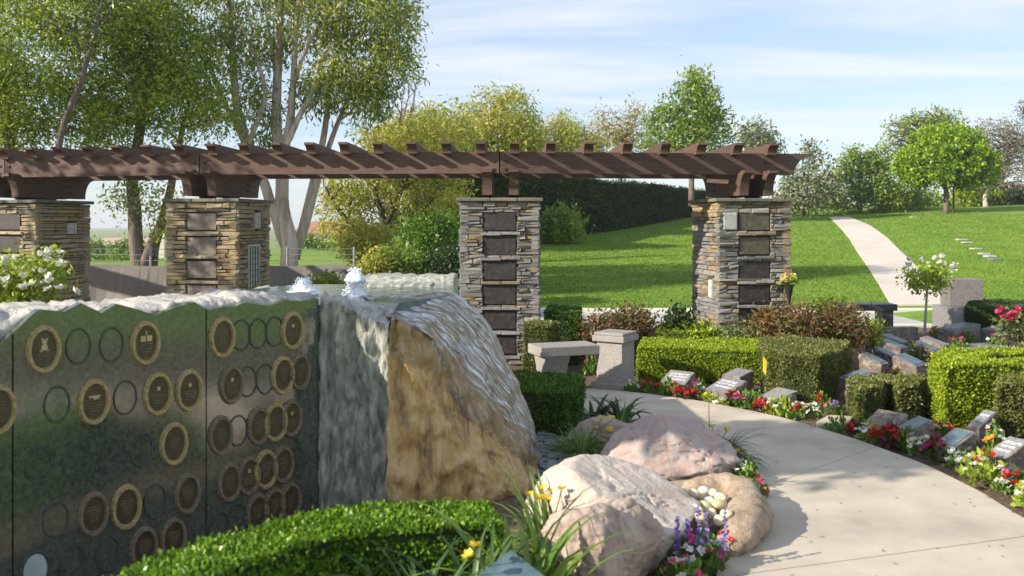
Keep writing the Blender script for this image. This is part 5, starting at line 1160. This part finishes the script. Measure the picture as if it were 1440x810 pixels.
# flat grave markers in the lawn
r_ = random.Random(3)
for k, (px, py, w_) in enumerate(((1352, 338, 13), (1360, 342, 12), (1372, 351, 12), (1384, 358, 12), (1392, 362, 13), (1398, 366, 14), (1284, 306, 7), (1390, 361, 9))):
    x, y = on_hill(px, py); z = float(HT(x, y)); mb = MB(); mb.box((x, y, z+.03), (w_/FPX*y, .32, .05), 0, bev=.008)
    lb = ('topmost flat grave marker of the row set in the right lawn', 'second flat grave marker down the row in the right lawn', 'third flat marker of the row set in the right lawn', 'fourth flat marker of the row set in the right lawn', 'fifth flat marker of the row set in the right lawn', 'lowest grey flat marker of the row in the right lawn', 'lone pale flat marker between the far path and the clipped tree', 'small flat marker beside the fifth of the row')[k]
    tag(mb.build('flat_marker', M['grey_gran' if k == 5 else 'road']), lb, 'grave marker', 'flat grave markers set in the lawn')

# ------------------------------------------------------------------ screened fence behind
fen = thing('screen_fence', 'low wire fence with brown windscreen cloth behind the left pillars', 'fence', (-5, 15, 0)); YF = 15.2
def fz(py): return W(0, py, YF)[2]
for (x0, x1) in ((122, 300), (300, 500)):
    n = 14; mbf = MB(); a_, b_ = W(x0, 0, YF)[0], W(x1, 0, YF)[0]; vs, fs = [], []
    for i in range(n+1):
        f = i/n; x = a_+(b_-a_)*f; tp = fz(373)+.015*math.sin(f*9)-.05*max(0, f-.85)*(x1 == 500)*4; bl2 = .02*math.sin(f*14)
        vs += [(x, YF+bl2, .02), (x, YF+bl2*1.5, tp*.5), (x, YF, tp)]
    for i in range(n): fs += [(i*3, i*3+3, i*3+4, i*3+1), (i*3+1, i*3+4, i*3+5, i*3+2)]
    mbf.add(vs, fs); o = mbf.build('cloth', M['screen'], fen); o.modifiers.new('t', 'SOLIDIFY').thickness = .006
for px in (124, 212, 300, 404, 498):
    x = W(px, 0, YF+.05)[0]; mb = MB(); mb.tube([(x, YF+.05, -.1), (x, YF+.05, fz(347))], .03 if px == 124 else .02, 8); mb.build('post', M['galv'], fen)
for py in (350, 358, 366): mb = MB(); mb.tube([(W(40, 0, YF)[0], YF+.05, fz(py)), (W(300, 0, YF)[0], YF+.05, fz(py)-.01), (W(498, 0, YF)[0], YF+.05, fz(py))], .004, 4); mb.build('wire', M['galv'], fen)

mb = MB(); q = G(1168, 597); mb.prism([tuple(z) for z in gp((1148, 598), (1160, 603), (1192, 600), (1200, 590), (1165, 588))], -.02, .03); tag(mb.build('stepping_stone', M['concrete']), 'pale flat stepping stone on the bare soil between the olive hedges', 'stepping stone')
LR = np.array(PL)[:, :2]; n = 150; yv = rng.uniform(3.6, 9.0, n); A_ = np.array(sorted([tuple(q) for q in PL if q[1] > 1], key=lambda q: q[1])[:9]); B2 = np.array(sorted([tuple(q) for q in PR], key=lambda q: q[1])[:9])
xl, xr = np.interp(yv, A_[:, 1], A_[:, 0]), np.interp(yv, B2[:, 1], B2[:, 0]); f = rng.beta(.45, .35, n); P = np.c_[xl+(xr-xl)*f, yv, np.full(n, .040)]
A = unit(np.c_[rng.normal(size=n), rng.normal(size=n), rng.normal(size=n)*.12]); S = unit(np.cross(A, np.tile([0, 0, 1.0], (n, 1)))+rng.normal(size=(n, 3))*.1); V, F = leaf_quads(P, A, S, rng.uniform(.015, .035, n), rng.uniform(.008, .016, n)); V[:, 2] = np.maximum(V[:, 2], .038)
stuff(mesh_np('fallen_leaves', V, F, M['lf_greybrown']))
n = 2600; xs_, ys_ = rng.uniform(1.2, 5.2, n), rng.uniform(4.5, 11, n); P = np.c_[xs_, ys_, np.full(n, .0)]; k = xs_ > np.interp(ys_, B2[:, 1], B2[:, 0])+.02; P = P[k]; n = len(P)
A = unit(np.c_[rng.normal(size=n), rng.normal(size=n), np.abs(rng.normal(size=n))*.5]); S = unit(np.cross(A, rand_dirs(n))); V, F = leaf_quads(P, A, S, rng.uniform(.02, .05, n), rng.uniform(.008, .02, n)); stuff(mesh_np('mulch_litter', V, F, M['lf_greybrown']))

# ------------------------------------------------------------------ trees
def T(pts, Y): return [W(x, y, Y+(q[0] if q else 0)) for x, y, *q in pts]
tree('broadleaf_tree', 'dense broadleaf tree with a forked trunk behind the left pillar', 'tree', W(197, 375, 19.5), [(T([(198, 392), (193, 340), (190, 300), (184, 255), (196, 180), (210, 90), (215, 20)], 19.5), [.16, .15, .14, .12, .10, .07, .04]), (T([(200, 380), (214, 345), (228, 310), (240, 270), (252, 200), (270, 120)], 19.5), [.12, .11, .10, .085, .06, .03]), (T([(215, 385), (219, 350), (230, 318)], 19.7), [.08, .07, .05])],
     [pxblob(170, 120, 19.5, 70, 60, 90), pxblob(250, 150, 19.5, 62, 48, 80), pxblob(230, 60, 19.8, 75, 60, 90), pxblob(295, 165, 19.3, 36, 28, 40), pxblob(180, 10, 19.5, 80, 60, 90), pxblob(150, 190, 19.3, 50, 30, 60), pxblob(168, 280, 19.3, 20, 26, 22), pxblob(228, 298, 19.3, 17, 30, 20), pxblob(205, 262, 19.4, 34, 16, 30), pxblob(270, 100, 19.5, 50, 50, 60)], 390, 84, .36, .098, .037, 'lf_broad', 'bark_grey', .25, 60, .03)
tree('broadleaf_tree', 'dense broadleaf tree with a leaning trunk at the left edge', 'tree', W(70, 375, 18), [(T([(60, 390), (70, 300), (83, 205), (95, 160), (112, 120), (130, 60), (145, 0), (150, -60)], 17.5), [.09, .085, .065, .06, .055, .045, .03, .02]), (T([(60, 380), (20, 250), (0, 120), (-20, 0)], 18), [.14, .11, .08, .04])],
     [pxblob(40, 60, 18, 90, 70, 90), pxblob(-30, 110, 18, 80, 80, 80), pxblob(60, 150, 18.3, 70, 50, 80), pxblob(110, 20, 18, 70, 60, 80), pxblob(20, -40, 18, 90, 60, 90), pxblob(20, 185, 18, 60, 30, 60), pxblob(120, 150, 18.6, 50, 50, 60)], 350, 84, .36, .098, .037, 'lf_broad', 'bark_grey', .25, 50, .03)
YE = 20.5
tree('eucalyptus_tree', 'tall eucalyptus with several pale bare stems behind the fence', 'tree', W(408, 372, YE),
     [(T([(408, 392), (404, 340), (398, 280), (391, 220), (389, 150), (391, 80), (396, 0), (400, -70)], YE), [.21, .19, .15, .13, .11, .09, .07, .04]),
      (T([(403, 345), (385, 300), (374, 258), (350, 215), (333, 150), (328, 80), (322, 0), (318, -60)], YE), [.14, .12, .11, .10, .09, .08, .06, .03]),
      (T([(399, 280), (400, 220), (408, 170), (412, 120), (414, 70), (420, 0)], YE-.3), [.10, .095, .09, .075, .06, .04]),
      (T([(412, 120), (428, 70), (455, 20), (470, -10)], YE-.4), [.05, .045, .035, .02]),
      (T([(400, 210), (420, 165), (440, 130), (450, 80), (470, 60)], YE-.5), [.07, .065, .055, .04, .02]),
      (T([(415, 365), (430, 300), (445, 235), (458, 180), (463, 120), (480, 60)], YE+.5), [.11, .10, .085, .07, .05, .03]),
      (T([(418, 355), (440, 280), (462, 205), (480, 160), (500, 120), (540, 70)], YE+.6), [.09, .08, .065, .05, .04, .02]),
      (T([(350, 205), (365, 165), (376, 130), (360, 80), (345, 50)], YE-.4), [.06, .055, .05, .04, .025]),
      (T([(345, 205), (318, 150), (300, 110), (285, 60)], YE+.3), [.06, .05, .045, .025]),
      (T([(391, 120), (382, 70), (374, 20), (372, -30)], YE), [.04, .035, .03, .02])],
     [pxblob(362, 150, YE, 26, 40, 40), pxblob(355, 60, YE, 46, 55, 60), pxblob(440, 25, YE, 55, 45, 70), pxblob(495, 25, YE, 55, 55, 70), pxblob(545, 35, YE, 45, 55, 60), pxblob(500, 105, YE, 52, 45, 60), pxblob(552, 95, YE, 36, 42, 50), pxblob(462, 120, YE, 40, 36, 50), pxblob(380, -40, YE, 90, 50, 80), pxblob(500, -50, YE, 90, 50, 80), pxblob(375, 195, YE, 14, 16, 20), pxblob(520, 140, YE, 40, 26, 40), pxblob(300, 20, YE, 40, 60, 50)], 520, 60, .34, .14, .034, 'lf_euc', 'bark_euc', .55, 90, .028, shell=.3)
YC = 24.0
tree('acacia_tree', 'yellow olive tree with dark forked branches under the pergola', 'tree', W(537, 372, YC), [(T([(537, 385), (540, 345), (541, 315), (533, 285), (524, 255), (515, 225)], YC), [.12, .11, .095, .07, .05, .03]), (T([(541, 320), (555, 290), (568, 262), (585, 225)], YC), [.07, .06, .045, .03]), (T([(534, 372), (520, 345), (495, 318), (472, 290), (455, 258)], YC), [.09, .08, .07, .05, .03]), (T([(541, 330), (556, 312), (580, 300), (600, 290)], YC), [.04, .035, .03, .02])],
     [pxblob(480, 300, YC+.6, 32, 36, 60), pxblob(560, 275, YC+.8, 46, 36, 60), pxblob(615, 265, YC+.8, 40, 34, 50), pxblob(540, 215, YC, 50, 40, 60), pxblob(600, 200, YC, 60, 46, 70), pxblob(590, 320, YC+.5, 46, 26, 40), pxblob(500, 260, YC+.5, 46, 26, 50), pxblob(510, 340, YC+.8, 40, 22, 40)], 560, 30, .30, .13, .04, 'lf_yellow', 'bark_dark', .35, 70, .03)
for (lb, cx, top, w_, Y, key, nc_) in (('yellow olive tree rising left above the pergola', 595, 150, 62, 31, 'lf_yellow', 260), ('yellow and orange tree rising over the middle pillar', 690, 122, 72, 39, 'lf_yellow', 340), ('yellow tree right of the orange tinted one above the pergola', 765, 160, 52, 46, 'lf_yellow', 260), ('pale olive tree at the right end of the yellow trees', 815, 172, 34, 52, 'lf_sage', 150)):
    base = W(cx, 350, Y); base[2] = float(HT(base[0], base[1])); r_ = random.Random(cx); bl_ = [pxblob(cx+r_.uniform(-.8, .8)*w_, r_.uniform(top+25, 225), Y+r_.uniform(-1, 1), w_*.42, 26, w_*.5) for _ in range(11)]+[pxblob(cx+r_.uniform(-.3, .3)*w_, top+22, Y, w_*.3, 20, w_*.3)]+[pxblob(cx+r_.uniform(-.6, .6)*w_, 285, Y+.5, w_*.5, 40, w_*.5)]
    tree('acacia_tree', lb, 'tree', base, [([base, W(cx+4, 280, Y), W(cx-3, 220, Y), W(cx+2, top+30, Y)], [.2, .16, .11, .04])], bl_, int(nc_*1.6), 28, .40, .18, .055, key, 'bark_grey', .4, 50, .035, group='yellow trees behind the pergola')
bt = thing('bare_tree', 'leafless pale twigs standing among the yellow trees left of centre', 'tree', W(560, 330, 27)); mb = MB(); r_ = random.Random(9)
for k in range(16):
    x = 530+r_.uniform(-25, 75); b = W(555+r_.uniform(-10, 10), 330, 27); m1_ = W(x*.6+555*.4, 230, 27+r_.uniform(-.5, .5)); tp = W(x+r_.uniform(-15, 25), r_.uniform(108, 190), 27)
    mb.tube([b, m1_, (m1_+tp)/2+rng.normal(size=3)*.05, tp], [.04, .028, .018, .006], 5)
    for _ in range(5): f = r_.uniform(.2, .9); s_ = m1_*(1-f)+tp*f; mb.tube([s_, s_+np.array([r_.uniform(-.4, .4), 0, r_.uniform(.2, .7)])], [.010, .004], 4)
mb.build('branches', M['bark_grey'], bt)
def far_tree(name, label, cx, basey, Y, blobs, n, per, L, Wd, key, bark='bark_grey', droop=.2, cr=.4, group='trees along the far edge of the lawn', nb=40, r=.16, r0=.04, shell=.35, extra=()):
    b = W(cx, basey, Y); tops = [W(q[0], q[1], Y) for q in blobs]; tp = max(tops, key=lambda q: q[2])
    return tree(name, label, 'tree', b, [([b, b*.6+tp*.4+rng.normal(size=3)*.15, b*.25+tp*.75, tp], [r, r*.8, r*.5, r*.15])]+list(extra), [pxblob(q[0], q[1], Y, q[2], q[3], q[2]) for q in blobs], n, per, cr, L, Wd, M and key, bark, droop, nb, r0, group, shell)
far_tree('ash_tree', 'upright green ash tree, tallest crown above the pergola', 972, 290, 46, [(965, 195, 42, 26), (975, 160, 34, 28), (985, 118, 15, 24), (972, 122, 12, 24), (1003, 190, 24, 24), (930, 200, 26, 22), (938, 165, 16, 20), (1000, 150, 18, 28), (955, 140, 18, 22), (920, 175, 8, 14), (1015, 168, 10, 14)], 330, 24, .22, .09, 'lf_ash', droop=.1, cr=.42)
far_tree('tan_tree', 'airy tan and olive tree left of the green ash', 868, 290, 50, [(845, 165, 17, 18), (885, 158, 17, 16), (870, 185, 28, 18), (905, 175, 15, 22), (850, 200, 28, 16), (890, 205, 30, 16)], 170, 18, .2, .06, 'lf_orange', cr=.42)
far_tree('olive_tree', 'rounded grey green tree peeping over the right pergola end', 1068, 290, 60, [(1065, 190, 24, 18), (1050, 192, 14, 12), (1085, 200, 14, 16), (1070, 215, 30, 16)], 130, 18, .26, .1, 'lf_sage', cr=.45)
far_tree('flowering_shrub', 'pale flowering shrub right of the pergola end', 1130, 304, 52, [(1130, 270, 30, 30), (1110, 285, 24, 20), (1150, 240, 22, 28), (1140, 215, 14, 14), (1165, 275, 22, 26), (1115, 250, 16, 20)], 240, 20, .2, .09, 'lf_sage', cr=.42, r=.08)
far_tree('green_tree', 'dark green bushy tree left of the clipped tree', 1210, 303, 54, [(1210, 250, 36, 36), (1190, 275, 30, 28), (1235, 265, 30, 34), (1205, 222, 22, 16), (1230, 228, 26, 20), (1250, 280, 24, 20), (1180, 240, 14, 20)], 330, 24, .2, .1, 'lf_mid', cr=.42)
far_tree('willow_shrub', 'soft yellow green drooping bush under the clipped tree', 1270, 300, 56, [(1268, 270, 24, 26), (1290, 280, 18, 18), (1250, 285, 14, 12)], 150, 22, .22, .06, 'lf_lime', droop=.5, cr=.36, r=.06)
far_tree('bare_crowned_tree', 'sparse tree with twisting bare branches behind the clipped tree', 1270, 300, 64, [(1300, 170, 42, 14), (1265, 185, 26, 18), (1330, 165, 30, 12), (1250, 205, 14, 12), (1345, 180, 16, 14)], 190, 10, .24, .09, 'lf_ash', nb=130, r0=.12, r=.3, cr=.4)
far_tree('grey_tree', 'grey brown bare looking tree at the right edge', 1400, 292, 60, [(1395, 200, 34, 36), (1420, 235, 36, 50), (1380, 235, 26, 36), (1430, 190, 22, 30), (1410, 270, 34, 22)], 330, 18, .2, .06, 'lf_greybrown', nb=140, r0=.06, r=.25, cr=.45)
far_tree('conifer', 'dark conifer top at the far right edge', 1450, 290, 66, [(1450, 175, 22, 34), (1445, 210, 26, 30), (1455, 150, 14, 16)], 130, 20, .3, .05, 'lf_conifer', cr=.4)
xt, yt = on_hill(1330, 300); zt = float(HT(xt, yt)); kk = yt/FPX
tree('clipped_tree', 'bright green round clipped tree on the right lawn', 'tree', (xt, yt, zt), [([np.array([xt, yt, zt-.1]), np.array([xt, yt, zt+.9]), np.array([xt-.05, yt, zt+1.8])], [.17, .14, .12]), ([np.array([xt, yt, zt+1.3]), np.array([xt-.8, yt, zt+2.4])], [.09, .04]), ([np.array([xt, yt, zt+1.4]), np.array([xt+.9, yt, zt+2.5])], [.09, .04])],
     [pxblob(1330, 226, yt, 66, 40, 62), pxblob(1298, 234, yt, 36, 28, 40), pxblob(1366, 236, yt, 34, 28, 40), pxblob(1332, 200, yt, 50, 27, 46), pxblob(1284, 230, yt, 23, 20, 26), pxblob(1380, 236, yt, 20, 20, 26)], 800, 26, .26, .20, .10, 'lf_ficus', 'bark_grey', .1, 30, .03, shell=.5)
mb = MB(); sx = W(1341, 0, yt+.6)[0]; mb.tube([(sx, yt+.6, zt), (sx, yt+.6, zt+2.0)], .05, 8); tag(mb.build('tree_stake', M['bark_grey']), 'thin stake beside the trunk of the clipped tree', 'stake')
x_, y_ = on_hill(1383, 296); z_ = float(HT(x_, y_)); far_tree('multi_stem_tree', 'small pale multi stemmed tree right of the clipped tree', 1386, 292, 57, [(1395, 245, 22, 14), (1372, 250, 14, 12)], 60, 14, .2, .07, 'lf_greybrown', nb=60, r0=.1, bark='bark_euc')
shrub('yellow_bush', 'yellow green bush behind the clipped tree trunk', 1362, 276, 58, 18, 18, 'lf_lime', 110, 16, .2, .1, cr=.4)
# belt of bushes along the lawn's far edge
belt = [(1105, 292, 20, 14, 'lf_mid', 'low dark bush at the foot of the flowering shrub'), (1168, 292, 26, 14, 'lf_mid', 'low bush where the far path ends'), (1300, 288, 40, 14, 'lf_mid', 'low dark bush left of the clipped tree trunk'), (1410, 286, 22, 16, 'lf_dark', 'dark bush under the grey tree'), (1436, 280, 22, 14, 'lf_dark', 'dark bush at the right edge'), (1385, 280, 28, 16, 'lf_ash', 'green hedge like bush behind the multi stemmed tree')]
for (px, py, rx, ry, key, lb) in belt: shrub('bush', lb, px, py, 60, rx, ry, key, 120, 16, .22, .11, cr=.45)
# shrubs between fence and middle pillar
for (px, py, Y, rx, ry, key, n, lb) in ((612, 335, 19, 46, 34, 'lf_box', 260, 'green bush left of the middle pillar'), (640, 310, 21, 26, 34, 'lf_yellow', 160, 'yellowing bush touching the middle pillar'), (560, 375, 17.5, 34, 22, 'lf_mid', 200, 'mid green bush beyond the fountain pool'), (625, 378, 17.5, 30, 22, 'lf_dark', 180, 'dark bush at the foot of the middle pillar'), (525, 378, 17, 16, 18, 'lf_yellow', 90, 'pale yellow green bush at the fence end'), (455, 402, 14.5, 22, 8, 'lf_mid', 60, 'low green plant before the fence end'), (788, 322, 35.5, 30, 22, 'lf_ash', 220, 'lighter bush growing before the tall dark hedge'), (520, 345, 21, 40, 26, 'lf_yellow', 180, 'pale bush around the forked trunk')):
    shrub('bush', lb, px, py, Y, rx, ry, key, n, 18, .08*Y/18, .04*Y/18, cr=.2*Y/18, base=float(HT((px-720)/FPX*Y, Y)))

# ------------------------------------------------------------------ far houses and slope on the left
def house(label, x0, x1, yb, ye, yr, Y, dep, wall_m, roof_m, n_win):
    a_, b_ = W(x0, ye, Y), W(x1, ye, Y); zb = W(0, yb, Y)[2]-1.5; zr = W(0, yr, Y)[2]; t = thing('house', label, 'house', ((a_[0]+b_[0])/2, Y, zb)); w_ = b_[0]-a_[0]
    mb = MB(); mb.box(((a_[0]+b_[0])/2, Y+dep/2, (zb+a_[2])/2), (w_, dep, a_[2]-zb)); mb.build('wall', M[wall_m], t)
    o_ = .5; mb = MB(); mb.add([(a_[0]-o_, Y-o_, a_[2]), (b_[0]+o_, Y-o_, a_[2]), (b_[0]+o_, Y+dep+o_, a_[2]), (a_[0]-o_, Y+dep+o_, a_[2]), (a_[0]+1.5, Y+dep/2, zr), (b_[0]-1.5, Y+dep/2, zr)], [(0, 1, 5, 4), (1, 2, 5), (2, 3, 4, 5), (3, 0, 4), (3, 2, 1, 0)]); mb.build('roof', M[roof_m], t)
    for k in range(n_win):
        x = a_[0]+w_*(k+.5)/n_win; h_ = (a_[2]-zb-1.5); mb = MB(); mb.box((x, Y-.02, a_[2]-h_*.5), (w_/n_win*.55, .12, h_*.5), bev=.02); wv_ = mb.build('window', M['kerb'], t)
        mb = MB(); mb.box((x, Y-.07, a_[2]-h_*.5), (w_/n_win*.45, .05, h_*.42)); mb.build('pane', M['glass_dark'], wv_, origin=t['_o'])
    return t
house('red roofed house on the slope behind the eucalyptus', 412, 500, 338, 328, 311, 110, 9, 'stucco', 'roof_red', 5)
house('long cream house with a tan roof far behind the fence', 105, 250, 366, 347, 335, 105, 10, 'stucco', 'roof_tan', 6)
mb = MB(); q = W(227, 0, 104); mb.box((q[0], 104, W(0, 345, 104)[2]), (1.0, 1.0, 3.2)); tag(mb.build('chimney_stack', M['stucco']), 'tall cream chimney at the end of the tan roofed house', 'chimney')
for (px, py, rx, ry, lb) in ((133, 354, 14, 12, 'small round tree before the tan roofed house, left one'), (168, 354, 11, 10, 'small dark tree before the middle of the tan roofed house'), (187, 352, 13, 14, 'small tree partly behind the forked trunk'), (290, 352, 20, 14, 'far bush glimpsed behind the tan pillar')):
    shrub('far_bush', lb, px, py, 80, rx, ry, 'lf_mid', 70, 14, .3, .16, cr=.5)
shrub('far_hedge', 'long clipped hedge line beyond the fence', 165, 369, 60, 60, 5, 'lf_mid', 200, 14, .25, .13, cr=.4, rd=10, cat='hedge')
for (px, py, rx, ry, key, lb) in ((440, 348, 30, 12, 'lf_ash', 'rough bushes on the slope below the red roofed house'), (475, 356, 26, 8, 'lf_mid', 'low bush on the slope beside the yellow tree'), (420, 340, 20, 8, 'lf_mid', 'small dark bush on the slope behind the pale trunk')):
    shrub('slope_bush', lb, px, py, 78, rx, ry, key, 120, 14, .3, .15, cr=.5)
# trees just outside the left edge whose shade falls on the path and the pergola's left end
for (lb, x, y, bl_, n, per) in (('slender tree left of the memorial wall, its dappled shade on the path', -4.9, 4.5, [(-4.2, 4.55, 3.5, .8, .28, .20), (-4.9, 4.4, 3.75, .8, .25, .22), (-4.3, 4.2, 4.0, .6, .28, .18), (-5.6, 4.0, 4.25, .7, .35, .25), (-4.6, 3.7, 4.0, .7, .22, .2)], 430, 18),
                             ('leafy tree left of the pergola, its dappled shade on the left pillar', -10.5, 9.6, [(-9.9, 10.0, 3.9, .9, .8, .7), (-10.8, 9.4, 4.7, 1.1, .9, .8), (-9.4, 9.2, 4.9, .9, .8, .7), (-11.2, 10.2, 5.4, 1.0, .9, .8), (-9.6, 10.4, 4.4, .6, .6, .5)], 75, 18)):
    b = np.array([x, y, -.05]); tree('shade_tree', lb, 'tree', b, [([b, b+[.05, .1, 1.5], b+[.2, .1, 3.0], b+[.1, .1, 4.2]], [.13, .11, .08, .03])], bl_, n, per, .28, .16, .085, 'lf_broad', 'bark_grey', .2, 30, .025)

# ------------------------------------------------------------------ the air
mh = bpy.data.materials.new('thin haze'); mh.use_nodes = True; t = mh.node_tree; t.nodes.remove(t.nodes['Principled BSDF'])
pv = nd(t, 'ShaderNodeVolumePrincipled'); pv.inputs['Color'].default_value = (.92, .95, 1.0, 1); pv.inputs['Density'].default_value = .0005; pv.inputs['Anisotropy'].default_value = .2
t.links.new(pv.outputs[0], t.nodes['Material Output'].inputs['Volume'])
mb = MB(); mb.box((0, 770, 5.2), (1840, 1700, 23.6)); stuff(mb.build('haze', mh))
